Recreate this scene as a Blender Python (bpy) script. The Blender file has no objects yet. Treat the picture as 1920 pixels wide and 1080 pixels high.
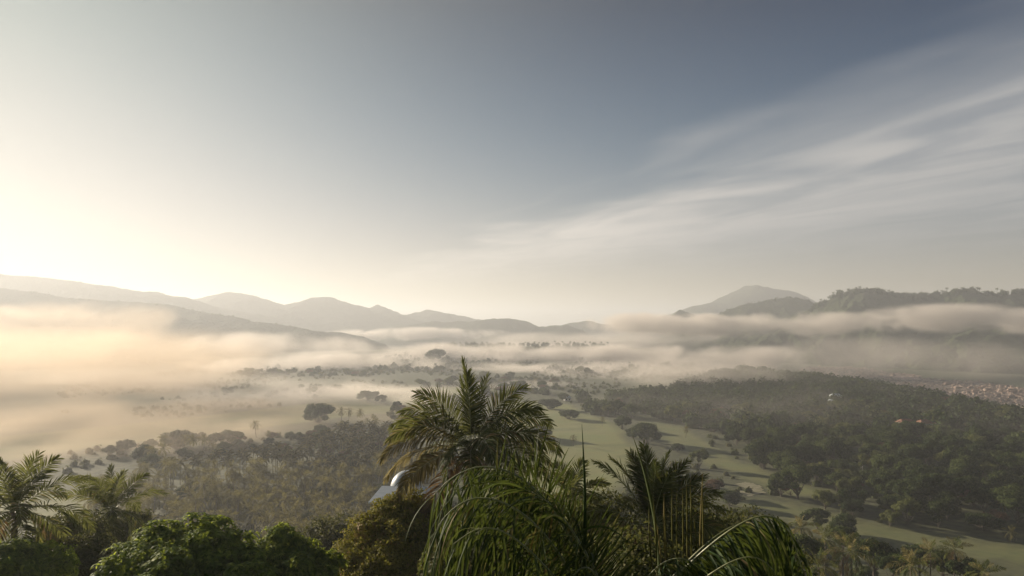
import bpy, math, random
import numpy as np
from mathutils import Vector, Matrix

# ---------------------------------------------------------------- camera, sky, sun, exposure
SC = bpy.context.scene
COL = SC.collection
F = 1371.0            # focal length in pixels of a 1920 wide frame
EYE = 60.0            # eye height over the valley floor
HOR = 605.0           # image row of the horizon
cam_d = bpy.data.cameras.new("camera")
cam_d.sensor_width = 36.0
cam_d.lens = 36.0 * F / 1920.0
cam_d.shift_y = (HOR - 540.0) / 1920.0
cam_d.clip_start = 0.1
cam_d.clip_end = 40000
cam = bpy.data.objects.new("camera", cam_d)
COL.objects.link(cam)
cam.location = (0, 0, EYE)
cam.rotation_euler = (math.radians(90), 0, 0)
SC.camera = cam

SUN_AZ, SUN_EL = math.radians(-49.0), math.radians(13.0)    # azimuth from +Y towards +X
SDIR = Vector((math.sin(SUN_AZ) * math.cos(SUN_EL), math.cos(SUN_AZ) * math.cos(SUN_EL), math.sin(SUN_EL)))
sun_d = bpy.data.lights.new("sun", 'SUN')
sun_d.energy = 5.0
sun_d.angle = math.radians(0.5)
sun_d.color = (1.0, 0.86, 0.66)
sun = bpy.data.objects.new("sun", sun_d)
COL.objects.link(sun)
sun.rotation_euler = SDIR.to_track_quat('Z', 'Y').to_euler()
sun.location = (0, 0, 400)

SC.view_settings.view_transform = 'Standard'
SC.view_settings.look = 'None'
SC.view_settings.gamma = 1.0
SC.view_settings.exposure = 0.80
cy = SC.cycles
cy.use_denoising = True
cy.max_bounces = 5
cy.diffuse_bounces = 2
cy.glossy_bounces = 1
cy.transmission_bounces = 2
cy.volume_bounces = 1
cy.transparent_max_bounces = 8
cy.volume_step_rate = 1.0
cy.volume_max_steps = 192
cy.use_adaptive_sampling = True
cy.adaptive_threshold = 0.02
cy.caustics_reflective = False
cy.caustics_refractive = False


def setup_world():
    w = bpy.data.worlds.new("World")
    SC.world = w
    w.use_nodes = True
    N, L = w.node_tree.nodes, w.node_tree.links
    N.clear()
    out = N.new('ShaderNodeOutputWorld')
    bg = N.new('ShaderNodeBackground')
    sky = N.new('ShaderNodeTexSky')
    sky.sky_type = 'NISHITA'
    sky.sun_disc = False
    sky.sun_elevation = SUN_EL
    sky.sun_rotation = SUN_AZ
    sky.altitude = 200
    sky.air_density = 1.0
    sky.dust_density = 0.8
    sky.ozone_density = 1.0

    def math_(op, a, b=None, c=None, clamp=False):
        n = N.new('ShaderNodeMath'); n.operation = op; n.use_clamp = clamp
        for i, v in enumerate((a, b, c)):
            if v is None: continue
            if isinstance(v, (int, float)): n.inputs[i].default_value = v
            else: L.new(v, n.inputs[i])
        return n.outputs[0]

    def mapr(v, a, b, c, d, smooth=True):
        n = N.new('ShaderNodeMapRange')
        n.interpolation_type = 'SMOOTHSTEP' if smooth else 'LINEAR'
        L.new(v, n.inputs['Value'])
        for k, x in zip(('From Min', 'From Max', 'To Min', 'To Max'), (a, b, c, d)):
            n.inputs[k].default_value = x
        return n.outputs['Result']

    tc = N.new('ShaderNodeTexCoord')
    sep = N.new('ShaderNodeSeparateXYZ'); L.new(tc.outputs['Generated'], sep.inputs[0])
    X, Y, Z = sep.outputs
    # mild hue and contrast correction of the physical sky
    hs = N.new('ShaderNodeHueSaturation')
    hs.inputs['Saturation'].default_value = SKY_SAT
    L.new(sky.outputs[0], hs.inputs['Color'])
    gm = N.new('ShaderNodeGamma'); gm.inputs['Gamma'].default_value = SKY_GAMMA
    L.new(hs.outputs[0], gm.inputs['Color'])
    tint = N.new('ShaderNodeMix'); tint.data_type = 'RGBA'; tint.blend_type = 'MULTIPLY'
    tint.inputs[0].default_value = 1.0
    tz = N.new('ShaderNodeMix'); tz.data_type = 'RGBA'
    L.new(mapr(Z, 0.0, 0.38, 0.0, 1.0, False), tz.inputs[0]); tz.inputs[6].default_value = SKY_TINT; tz.inputs[7].default_value = SKY_TINT_HIGH
    L.new(gm.outputs[0], tint.inputs[6]); L.new(tz.outputs[2], tint.inputs[7])
    base = tint.outputs[2]
    # thin high cloud: a flat sheet seen in perspective, combed along one direction
    zz = math_('MAXIMUM', Z, 0.012)
    u = math_('DIVIDE', X, zz); v = math_('DIVIDE', Y, zz)
    across = math_('ADD', math_('MULTIPLY', u, 0.932), math_('MULTIPLY', v, 0.362))
    along = math_('SUBTRACT', math_('MULTIPLY', v, 0.932), math_('MULTIPLY', u, 0.362))

    def noise(sx, sy, scale, detail, rough, dist=0.0, off=0.0):
        cmb = N.new('ShaderNodeCombineXYZ')
        L.new(math_('MULTIPLY', across, sx), cmb.inputs[0]); L.new(math_('MULTIPLY', along, sy), cmb.inputs[1])
        cmb.inputs[2].default_value = off
        nz = N.new('ShaderNodeTexNoise')
        L.new(cmb.outputs[0], nz.inputs['Vector'])
        nz.inputs['Scale'].default_value = scale; nz.inputs['Detail'].default_value = detail
        nz.inputs['Roughness'].default_value = rough; nz.inputs['Distortion'].default_value = dist
        return nz.outputs['Fac']
    big = noise(1.0, 0.40, 0.9, 3, 0.5, 0.5, 3.1)
    fine = noise(1.0, 0.38, 1.5, 7, 0.50, 0.8, 7.7)
    edge = math_('ADD', across, math_('MULTIPLY', math_('SUBTRACT', big, 0.5), 2.8))
    bend = math_('MULTIPLY', mapr(along, 2.0, 5.0, 0.0, 1.0), -0.25)
    edge = math_('ADD', edge, bend)
    m_in = mapr(edge, 2.0, 3.7, 0.0, 1.0)
    m_out = mapr(edge, 3.2, 8.0, 1.0, 0.5)
    wisps = mapr(fine, 0.30, 0.68, 0.48, 0.95)
    horizon_fade = mapr(Z, 0.03, 0.14, 0.0, 1.0)
    dens = math_('MULTIPLY', math_('MULTIPLY', math_('MULTIPLY', m_in, m_out), wisps), horizon_fade)
    dens = math_('MULTIPLY', dens, CLOUD_AMT, clamp=True)
    # cloud is lit by the low sun: brighter and creamier towards it
    dot = N.new('ShaderNodeVectorMath'); dot.operation = 'DOT_PRODUCT'
    nrm = N.new('ShaderNodeVectorMath'); nrm.operation = 'NORMALIZE'
    L.new(tc.outputs['Generated'], nrm.inputs[0]); L.new(nrm.outputs[0], dot.inputs[0])
    dot.inputs[1].default_value = tuple(SDIR)
    near = mapr(dot.outputs['Value'], 0.35, 0.85, 0.0, 1.0)
    cc = N.new('ShaderNodeMix'); cc.data_type = 'RGBA'
    L.new(near, cc.inputs[0])
    cc.inputs[6].default_value = CLOUD_FAR
    cc.inputs[7].default_value = CLOUD_NEAR
    # aureole of the sun in the thin veil
    a1 = math_('POWER', math_('MAXIMUM', dot.outputs['Value'], 0.0), 6.0)
    a2 = math_('POWER', math_('MAXIMUM', dot.outputs['Value'], 0.0), 26.0)
    glow = math_('ADD', math_('MULTIPLY', a1, GLOW1), math_('MULTIPLY', a2, GLOW2))
    # film-like shoulder near the sun, deeper tone towards the zenith
    dn = N.new('ShaderNodeVectorMath'); dn.operation = 'MULTIPLY_ADD'
    L.new(base, dn.inputs[0]); dn.inputs[1].default_value = (SHOULDER,) * 3; dn.inputs[2].default_value = (1, 1, 1)
    dv = N.new('ShaderNodeVectorMath'); dv.operation = 'DIVIDE'
    L.new(base, dv.inputs[0]); L.new(dn.outputs[0], dv.inputs[1])
    sc_ = N.new('ShaderNodeVectorMath'); sc_.operation = 'SCALE'
    L.new(dv.outputs[0], sc_.inputs[0]); L.new(mapr(Z, 0.06, 0.40, 1.0, ZENITH, False), sc_.inputs[3])
    gl = N.new('ShaderNodeVectorMath'); gl.operation = 'SCALE'; gl.inputs[0].default_value = GLOW_COL; L.new(glow, gl.inputs[3])
    ga = N.new('ShaderNodeVectorMath'); ga.operation = 'ADD'; L.new(sc_.outputs[0], ga.inputs[0]); L.new(gl.outputs[0], ga.inputs[1])
    mix = N.new('ShaderNodeMix'); mix.data_type = 'RGBA'
    L.new(dens, mix.inputs[0]); L.new(ga.outputs[0], mix.inputs[6]); L.new(cc.outputs[2], mix.inputs[7])
    L.new(mix.outputs[2], bg.inputs['Color'])
    bg.inputs['Strength'].default_value = SKY_STR
    L.new(bg.outputs[0], out.inputs[0])


SKY_SAT, SKY_GAMMA, SKY_STR = 1.5, 1.0, 0.096
SKY_TINT = (1.02, 0.77, 0.78, 1)
SKY_TINT_HIGH = (0.06, 0.46, 1.02, 1)
CLOUD_AMT = 1.0
CLOUD_FAR = (2.95, 2.9, 2.85, 1)
CLOUD_NEAR = (6.2, 5.6, 4.9, 1)
GLOW1, GLOW2 = 0.86, 0.0
SHOULDER, ZENITH = 0.27, 0.28
GLOW_COL = (3.1, 2.95, 2.40)
setup_world()

# ---------------------------------------------------------------- helpers
rng = np.random.RandomState(7)
random.seed(7)
_T = rng.rand(256, 256)


def vnoise(x, y):
    x = np.asarray(x, float); y = np.asarray(y, float)
    xi = np.floor(x).astype(int); yi = np.floor(y).astype(int)
    fx = x - xi; fy = y - yi
    fx = fx * fx * (3 - 2 * fx); fy = fy * fy * (3 - 2 * fy)
    a = _T[xi % 256, yi % 256]; b = _T[(xi + 1) % 256, yi % 256]
    c = _T[xi % 256, (yi + 1) % 256]; d = _T[(xi + 1) % 256, (yi + 1) % 256]
    return (a * (1 - fx) + b * fx) * (1 - fy) + (c * (1 - fx) + d * fx) * fy


def fbm(x, y, s, n=4, g=0.5):
    r = 0; a = 1; t = 0
    for i in range(n):
        r = r + a * (vnoise(x / s + 17.3 * i, y / s + 9.1 * i) - 0.5); t += a
        a *= g; s *= 0.5
    return r / t


def sstep(a, b, x):
    t = np.clip((np.asarray(x, float) - a) / (b - a), 0, 1)
    return t * t * (3 - 2 * t)


def at(px, py, d):
    """The place seen at pixel (px, py) of the 1920 wide photograph, d metres ahead."""
    return Vector(((px - 960) / F * d, d, EYE + (HOR - py) / F * d))


def tag(o, label=None, cat=None, group=None, kind=None):
    if label: o['label'] = label
    if cat: o['category'] = cat
    if group: o['group'] = group
    if kind: o['kind'] = kind
    return o


def mesh_np(name, v, faces_quads=None, tris=None, smooth=True):
    me = bpy.data.meshes.new(name)
    fs = []
    if faces_quads is not None and len(faces_quads): fs.append((np.asarray(faces_quads, np.int32), 4))
    if tris is not None and len(tris): fs.append((np.asarray(tris, np.int32), 3))
    nv = len(v)
    me.vertices.add(nv)
    me.vertices.foreach_set('co', np.asarray(v, np.float32).ravel())
    nl = sum(f.size for f, k in fs); nf = sum(len(f) for f, k in fs)
    me.loops.add(nl)
    me.loops.foreach_set('vertex_index', np.concatenate([f.ravel() for f, k in fs]))
    me.polygons.add(nf)
    tot = np.concatenate([np.full(len(f), k, np.int32) for f, k in fs])
    st = np.concatenate([[0], np.cumsum(tot)[:-1]]).astype(np.int32)
    me.polygons.foreach_set('loop_start', st)
    me.polygons.foreach_set('loop_total', tot)
    me.polygons.foreach_set('use_smooth', np.full(nf, smooth))
    me.update(calc_edges=True)
    return me


def link(name, me, mat=None, parent=None):
    if mat is not None:
        me.materials.clear(); me.materials.append(mat)
    o = bpy.data.objects.new(name, me)
    COL.objects.link(o)
    if parent is not None: o.parent = parent
    return o


def grid_faces(nx, ny):
    i = np.arange(nx - 1)[:, None] * ny + np.arange(ny - 1)[None, :]
    i = i.ravel()
    return np.stack([i, i + ny, i + ny + 1, i + 1], 1)


def new_mat(name):
    m = bpy.data.materials.new(name); m.use_nodes = True
    m.node_tree.nodes.clear()
    return m, m.node_tree.nodes, m.node_tree.links


def ramp(N, L, fac, stops):
    r = N.new('ShaderNodeValToRGB')
    e = r.color_ramp.elements
    e[0].position, e[0].color = stops[0][0], (*stops[0][1], 1)
    e[1].position, e[1].color = stops[-1][0], (*stops[-1][1], 1)
    for p, c in stops[1:-1]:
        k = e.new(p); k.color = (*c, 1)
    L.new(fac, r.inputs[0])
    return r.outputs[0]


# ---------------------------------------------------------------- the valley floor
CREST = [(300, 330), (262, 640), (200, 860)]      # line of the wooded spur on the right (x, y)


def seg_dist(x, y, pts):
    best = np.full(np.shape(x), 1e9); tt = np.zeros(np.shape(x))
    n = len(pts) - 1
    for i in range(n):
        (x0, y0), (x1, y1) = pts[i], pts[i + 1]
        dx, dy = x1 - x0, y1 - y0
        t = np.clip(((x - x0) * dx + (y - y0) * dy) / (dx * dx + dy * dy), 0, 1)
        d = np.hypot(x - x0 - t * dx, y - y0 - t * dy)
        m = d < best
        best = np.where(m, d, best); tt = np.where(m, (i + t) / n, tt)
    return best, tt


def ground(x, y):
    x = np.asarray(x, float); y = np.asarray(y, float)
    r = np.hypot(x * 0.55, np.maximum(y, 0) + 0.0)
    near = np.interp(r, [0, 6, 30, 60, 95, 150, 210], [54, 51, 42, 31, 17, 3, 0]) + sstep(10, -80, y) * 30
    z = near * (1 + 0.12 * fbm(x, y, 30, 3)) + 3.2 * fbm(x, y, 160, 4) * sstep(120, 260, y)
    d, t = seg_dist(x, y, CREST)
    side = x - np.interp(y, [330, 640, 860], [300, 262, 200])
    hh = np.interp(t, [0, .5, 1], [-2, 5, 6])
    prof = np.where(side < 0, np.exp(-(d / 85.0) ** 2), np.exp(-(d / 50.0) ** 2))
    z = z + hh * prof
    # the river valley behind the spur
    z = z - 17 * sstep(20, 150, side) * sstep(300, 480, y) * (1 - sstep(1300, 2000, y))
    # the knoll across the middle of the valley
    k = np.exp(-((x - 40) / 420.0) ** 2 - ((y - 1280) / 190.0) ** 2)
    z = z + 19 * k
    return z


def regions(x, y):
    """fairway 0..1, bare riverbed 0..1"""
    X = np.asarray(x, float); Y = np.asarray(y, float)
    X = X + 14 * fbm(X, Y, 60, 3); Y2 = np.maximum(Y, 1)
    px = 960 + F * X / Y2; py = HOR + F * EYE / Y2
    return px, py


def fairway(x, y):
    x = np.asarray(x, float); y = np.asarray(y, float)
    xx = x + 16 * fbm(x + 50, y, 70, 3); yy = y + 22 * fbm(x, y + 90, 80, 3)
    f = np.zeros(np.shape(x))
    for (pts, w, k) in FAIRWAYS:
        d, t = seg_dist(xx, yy, pts)
        f = np.maximum(f, k * (1 - sstep(w * 0.82, w * 1.12, d)))
    return f


FAIRWAYS = [([(8, 262), (34, 330), (28, 420), (16, 520)], 29, 1.0),
            ([(105, 262), (92, 330), (88, 400), (75, 470), (60, 560)], 8.5, .62),
            ([(150, 180), (100, 214), (84, 240)], 10, .45),
            ([(-90, 520), (-120, 600), (-60, 640)], 42, .9),
            ([(-260, 330), (-190, 420), (-130, 500)], 40, .9),
            ([(-150, 230), (-230, 250), (-300, 270)], 22, .9)]


def build_ground():
    xs = np.concatenate([np.linspace(-9000, -1600, 20), np.linspace(-1500, -560, 30), np.arange(-540, 541, 5.0),
                         np.linspace(560, 1500, 30), np.linspace(1600, 9000, 20)])
    ys = np.concatenate([np.linspace(-2500, -150, 10), np.arange(-120, 900, 5.0), np.linspace(910, 2400, 80),
                         np.linspace(2500, 12000, 30)])
    gx, gy = np.meshgrid(xs, ys, indexing='ij')
    gz = ground(gx, gy)
    v = np.stack([gx, gy, gz], -1).reshape(-1, 3)
    me = mesh_np("ground", v, grid_faces(len(xs), len(ys)))
    fw = fairway(gx, gy).ravel()
    a = me.attributes.new("fairway", 'FLOAT', 'POINT'); a.data.foreach_set('value', fw.astype(np.float32))
    m, N, L = new_mat("valley_grass")
    out = N.new('ShaderNodeOutputMaterial'); p = N.new('ShaderNodeBsdfPrincipled')
    at_ = N.new('ShaderNodeAttribute'); at_.attribute_name = "fairway"
    geo = N.new('ShaderNodeNewGeometry')
    n1 = N.new('ShaderNodeTexNoise'); n1.inputs['Scale'].default_value = 0.03; n1.inputs['Detail'].default_value = 6
    L.new(geo.outputs['Position'], n1.inputs['Vector'])
    n2 = N.new('ShaderNodeTexNoise'); n2.inputs['Scale'].default_value = 0.35; n2.inputs['Detail'].default_value = 5
    L.new(geo.outputs['Position'], n2.inputs['Vector'])
    fair = ramp(N, L, n1.outputs[0], [(0.3, (0.15, 0.175, 0.055)), (0.5, (0.25, 0.25, 0.085)), (0.62, (0.22, 0.25, 0.08)), (0.75, (0.35, 0.30, 0.16))])
    rough = ramp(N, L, n2.outputs[0], [(0.3, (0.055, 0.065, 0.026)), (0.7, (0.12, 0.125, 0.05))])
    mx = N.new('ShaderNodeMix'); mx.data_type = 'RGBA'
    L.new(at_.outputs['Fac'], mx.inputs[0]); L.new(rough, mx.inputs[6]); L.new(fair, mx.inputs[7])
    L.new(mx.outputs[2], p.inputs['Base Color']); p.inputs['Roughness'].default_value = 0.9
    bp = N.new('ShaderNodeBump'); bp.inputs['Strength'].default_value = 0.5; bp.inputs['Distance'].default_value = 0.4
    L.new(n2.outputs[0], bp.inputs['Height']); L.new(bp.outputs[0], p.inputs['Normal'])
    L.new(p.outputs[0], out.inputs[0])
    return tag(link("ground", me, m), kind='structure')


build_ground()


# ---------------------------------------------------------------- hills
def hill_material(name, dark, light, scale=0.06):
    m, N, L = new_mat(name)
    out = N.new('ShaderNodeOutputMaterial'); p = N.new('ShaderNodeBsdfPrincipled')
    geo = N.new('ShaderNodeNewGeometry')
    n1 = N.new('ShaderNodeTexNoise'); n1.inputs['Scale'].default_value = scale; n1.inputs['Detail'].default_value = 8
    n1.inputs['Roughness'].default_value = 0.65
    L.new(geo.outputs['Position'], n1.inputs['Vector'])
    vo = N.new('ShaderNodeTexVoronoi'); vo.inputs['Scale'].default_value = 0.12
    L.new(geo.outputs['Position'], vo.inputs['Vector'])
    c = ramp(N, L, n1.outputs[0], [(0.3, dark), (0.7, light)])
    L.new(c, p.inputs['Base Color']); p.inputs['Roughness'].default_value = 0.95
    p.inputs['Specular IOR Level'].default_value = 0.1
    bp = N.new('ShaderNodeBump'); bp.inputs['Strength'].default_value = 0.8; bp.inputs['Distance'].default_value = 3
    bp.invert = True
    L.new(vo.outputs['Distance'], bp.inputs['Height']); L.new(bp.outputs[0], p.inputs['Normal'])
    L.new(p.outputs[0], out.inputs[0])
    return m


HILLM = hill_material("hill_woods", (0.030, 0.042, 0.020), (0.065, 0.080, 0.036))
HILL_TOPS = {}


def hill(key, pts, wf, wb, zb=-30, rough=0.16, canopy=3.0, ns=340, nt=80, crag=9.0, seed=0, label=None):
    """A ridge: pts = (px, py, distance) along its crest; wf/wb = reach of its front and back slope in metres."""
    P = np.array([list(at(*p)) for p in pts])
    seg = np.concatenate([[0], np.cumsum(np.hypot(*(P[1:, :2] - P[:-1, :2]).T))])
    s = np.linspace(0, seg[-1], ns)
    # smooth interpolation of the crest
    def cub(k):
        c = np.interp(s, seg, P[:, k])
        w = max(1, int(ns / len(pts) / 14)); ker = np.ones(2 * w + 1) / (2 * w + 1)
        return np.convolve(np.pad(c, w, mode='edge'), ker, mode='valid')
    cx, cyy, cz = cub(0), cub(1), cub(2)
    tx, ty = np.gradient(cx), np.gradient(cyy)
    k = 30; ker = np.ones(2 * k + 1) / (2 * k + 1)
    tx = np.convolve(np.pad(tx, k, mode='edge'), ker, mode='valid'); ty = np.convolve(np.pad(ty, k, mode='edge'), ker, mode='valid')
    ln = np.hypot(tx, ty); nx_, ny_ = -ty / ln, tx / ln
    sg = np.where(cx * nx_ + cyy * ny_ > 0, 1, -1); nx_, ny_ = nx_ * sg, ny_ * sg       # away from the camera
    t = np.concatenate([-(np.linspace(1, 0, nt)[:-1]) ** 1.3, np.linspace(0, 1, nt // 2) ** 1.3])
    T, S = np.meshgrid(t, np.arange(ns))
    off = np.where(T < 0, T * wf, T * wb)
    X = cx[S] + off * nx_[S]; Y = cyy[S] + off * ny_[S]
    q = np.abs(T)
    prof = 1 - q ** 1.15 * (1.6 - 0.6 * q)
    amp = cz[S] - zb
    gul = fbm(X + seed * 311, Y + seed * 97, wf * 0.35, 5, 0.55)
    Z = zb + amp * prof + amp * gul * 2.4 * rough * np.clip(q * 5, 0.0, 1) * (1 - q ** 3) * 2
    Z = Z + (X * 0 + 1) * crag * fbm(X + seed * 53, Y, 130, 5, 0.62) * 2 * (1 - q ** 2)
    Z = Z + canopy * fbm(X, Y, 14, 2, 0.6) * 1.6
    Z[:, 0] = zb - 10; Z[:, -1] = zb - 10
    endf = np.clip(np.minimum(np.arange(ns), ns - 1 - np.arange(ns)) / 6.0, 0, 1)[:, None]
    Z = (zb - 10) + (Z - zb + 10) * endf
    me = mesh_np("hill", np.stack([X, Y, Z], -1).reshape(-1, 3), grid_faces(ns, len(t)))
    HILL_TOPS[key] = (X, Y, Z, nt - 1)
    o = link("hill", me, HILLM)
    return tag(o, label, kind='structure')


# far left range, behind everything
hill('far_left', [(-500, 512, 2500), (-200, 508, 2450), (0, 514, 2400), (100, 522, 2400), (200, 538, 2400), (300, 552, 2350),
                  (350, 556, 2350), (400, 572, 2400), (480, 590, 2400), (560, 610, 2400)], 500, 600, seed=1)
hill('far_peaks', [(300, 590, 2900), (345, 568, 2900), (385, 558, 2850), (430, 547, 2850), (480, 556, 2850), (535, 571, 2850), (562, 566, 2850),
                   (585, 555, 2850), (620, 556, 2850), (665, 570, 2850), (692, 578, 2900), (708, 572, 2900), (730, 580, 2900), (752, 592, 2900),
                   (775, 588, 3000), (800, 581, 3000), (830, 587, 3050), (860, 591, 3100), (885, 598, 3100), (950, 606, 3200), (1000, 640, 3200)], 1000, 600, seed=2)
hill('mid_low', [(690, 640, 2300), (740, 612, 2300), (800, 605, 2300), (850, 606, 2300), (900, 601, 2250), (940, 598, 2250), (985, 603, 2250),
                 (1010, 612, 2250), (1040, 610, 2200), (1060, 608, 2200), (1090, 618, 2200), (1130, 640, 2200), (1180, 665, 2200)], 700, 500, seed=3)
hill('faint_knob', [(1040, 612, 2800), (1075, 605, 2800), (1095, 602, 2800), (1130, 612, 2800), (1180, 600, 2900), (1210, 594, 2900), (1260, 610, 2900)], 500, 400, seed=8, ns=120)
hill('left_slope', [(-420, 520, 1900), (-150, 530, 1850), (0, 540, 1800), (60, 548, 1780), (150, 562, 1750), (230, 566, 1750), (330, 572, 1700), (400, 588, 1650),
                    (480, 604, 1600), (560, 614, 1550), (590, 620, 1500), (640, 640, 1480), (690, 665, 1450), (740, 690, 1450)], 700, 600, seed=4)
hill('left_low', [(-500, 640, 1250), (-100, 655, 1150), (150, 668, 1100), (300, 676, 1080), (450, 680, 1060), (560, 688, 1050), (640, 700, 1050)], 300, 250, zb=-5, seed=9, canopy=5)
hill('blue_peak', [(1180, 612, 3300), (1250, 592, 3300), (1300, 574, 3300), (1340, 565, 3300), (1375, 550, 3300), (1410, 536, 3300), (1440, 541, 3300), (1480, 545, 3300),
                   (1500, 551, 3300), (1540, 570, 3300), (1600, 590, 3300)], 1100, 600, seed=5)
hill('mid_right', [(1230, 612, 2000), (1275, 580, 2000), (1305, 590, 1950), (1345, 590, 1900), (1390, 575, 1900), (1440, 562, 1900), (1480, 555, 1900), (1510, 563, 1900), (1560, 580, 1900)], 700, 500, seed=6)
hill('right_ridge', [(1180, 650, 1700), (1300, 632, 1650), (1420, 605, 1600), (1530, 576, 1550), (1570, 556, 1530), (1620, 547, 1500), (1680, 556, 1480), (1720, 556, 1470), (1760, 549, 1450),
                     (1800, 543, 1430), (1850, 550, 1420), (1900, 549, 1400), (2000, 540, 1400), (2200, 530, 1380), (2500, 560, 1350)], 420, 500, seed=7, ns=420, canopy=6, crag=12)


# ---------------------------------------------------------------- air: even haze and the fog banks
def haze():
    x0, x1, y0, y1, z0, z1 = HAZE_BOX
    v = [(x, y, z) for x in (x0, x1) for y in (y0, y1) for z in (z0, z1)]
    q = [(0, 1, 3, 2), (4, 6, 7, 5), (0, 4, 5, 1), (2, 3, 7, 6), (0, 2, 6, 4), (1, 5, 7, 3)]
    me = mesh_np("haze", v, q, smooth=False)
    m, N, L = new_mat("haze_air")
    out = N.new('ShaderNodeOutputMaterial'); pv = N.new('ShaderNodeVolumePrincipled')
    pv.inputs['Color'].default_value = HAZE_COL
    pv.inputs['Density'].default_value = HAZE_D
    pv.inputs['Anisotropy'].default_value = HAZE_G
    L.new(pv.outputs[0], out.inputs['Volume'])
    m.cycles.homogeneous_volume = True
    return tag(link("haze", me, m), kind='stuff')


HAZE_BOX = (-9100, 9100, -2600, 12100, -60, 256)
HAZE_COL = (0.83, 0.86, 0.92, 1)
HAZE_D, HAZE_G = 0.00032, 0.36
haze()


def fog(c, r, rot, dens, label, nscale=0.01, stretch=(1, 1, 1), noise_amt=1.0, seed=0.0, g=0.5, steprate=1.0, col=(0.97, 0.97, 0.98, 1)):
    """A bank of fog: an uneven flattened body whose density thins out to nothing at its rim."""
    nu, nvv = 32, 16
    th = np.linspace(0, 2 * np.pi, nu, endpoint=False); ph = np.linspace(0.02, np.pi - 0.02, nvv)
    A, B = np.meshgrid(th, ph, indexing='ij')
    v = np.stack([np.sin(B) * np.cos(A), np.sin(B) * np.sin(A), np.cos(B)], -1).reshape(-1, 3) * np.array(r)
    i = np.arange(nu)[:, None]; j = np.arange(nvv - 1)[None, :]
    a = i * nvv + j; b = ((i + 1) % nu) * nvv + j
    q = np.stack([a, a + 1, b + 1, b], -1).reshape(-1, 4)
    v = np.concatenate([v, [[0, 0, r[2]], [0, 0, -r[2]]]]); n = nu * nvv
    k = np.arange(nu)
    t1 = np.stack([np.full(nu, n), k * nvv, ((k + 1) % nu) * nvv], 1)
    t2 = np.stack([np.full(nu, n + 1), ((k + 1) % nu) * nvv + nvv - 1, k * nvv + nvv - 1], 1)
    me = mesh_np("fog", v, q, np.concatenate([t1, t2]))
    m, N, L = new_mat("fog_air")
    out = N.new('ShaderNodeOutputMaterial'); pv = N.new('ShaderNodeVolumePrincipled')
    tc = N.new('ShaderNodeTexCoord')
    dv = N.new('ShaderNodeVectorMath'); dv.operation = 'DIVIDE'; dv.inputs[1].default_value = r
    L.new(tc.outputs['Object'], dv.inputs[0])
    ln = N.new('ShaderNodeVectorMath'); ln.operation = 'LENGTH'; L.new(dv.outputs[0], ln.inputs[0])
    mp = N.new('ShaderNodeVectorMath'); mp.operation = 'MULTIPLY_ADD'
    mp.inputs[1].default_value = stretch; mp.inputs[2].default_value = (seed, seed * 1.7, seed * .3)
    L.new(tc.outputs['Object'], mp.inputs[0])
    nz = N.new('ShaderNodeTexNoise'); nz.inputs['Scale'].default_value = nscale; nz.inputs['Detail'].default_value = 5.0
    nz.inputs['Roughness'].default_value = 0.60; nz.inputs['Distortion'].default_value = 0.4
    L.new(mp.outputs[0], nz.inputs['Vector'])
    # radius + noise -> density
    ma = N.new('ShaderNodeMath'); ma.operation = 'MULTIPLY_ADD'
    L.new(nz.outputs['Fac'], ma.inputs[0]); ma.inputs[1].default_value = -1.6 * noise_amt; ma.inputs[2].default_value = 0.8 * noise_amt
    ad = N.new('ShaderNodeMath'); ad.operation = 'ADD'; L.new(ln.outputs['Value'], ad.inputs[0]); L.new(ma.outputs[0], ad.inputs[1])
    mr = N.new('ShaderNodeMapRange'); mr.interpolation_type = 'SMOOTHSTEP'
    mr.inputs['From Min'].default_value = 0.85; mr.inputs['From Max'].default_value = 0.15
    mr.inputs['To Min'].default_value = 0; mr.inputs['To Max'].default_value = dens
    L.new(ad.outputs[0], mr.inputs['Value'])
    rim = N.new('ShaderNodeMapRange'); rim.interpolation_type = 'SMOOTHSTEP'
    rim.inputs['From Min'].default_value = 0.98; rim.inputs['From Max'].default_value = 0.6
    L.new(ln.outputs['Value'], rim.inputs['Value'])
    mu = N.new('ShaderNodeMath'); mu.operation = 'MULTIPLY'; L.new(mr.outputs[0], mu.inputs[0]); L.new(rim.outputs[0], mu.inputs[1])
    L.new(mu.outputs[0], pv.inputs['Density'])
    pv.inputs['Color'].default_value = col
    pv.inputs['Anisotropy'].default_value = g
    L.new(pv.outputs[0], out.inputs['Volume'])
    m.cycles.volume_step_rate = steprate
    o = link("fog", me, m)
    o.location = c; o.rotation_euler = (0, 0, math.radians(rot))
    return tag(o, label, kind='stuff')

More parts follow.
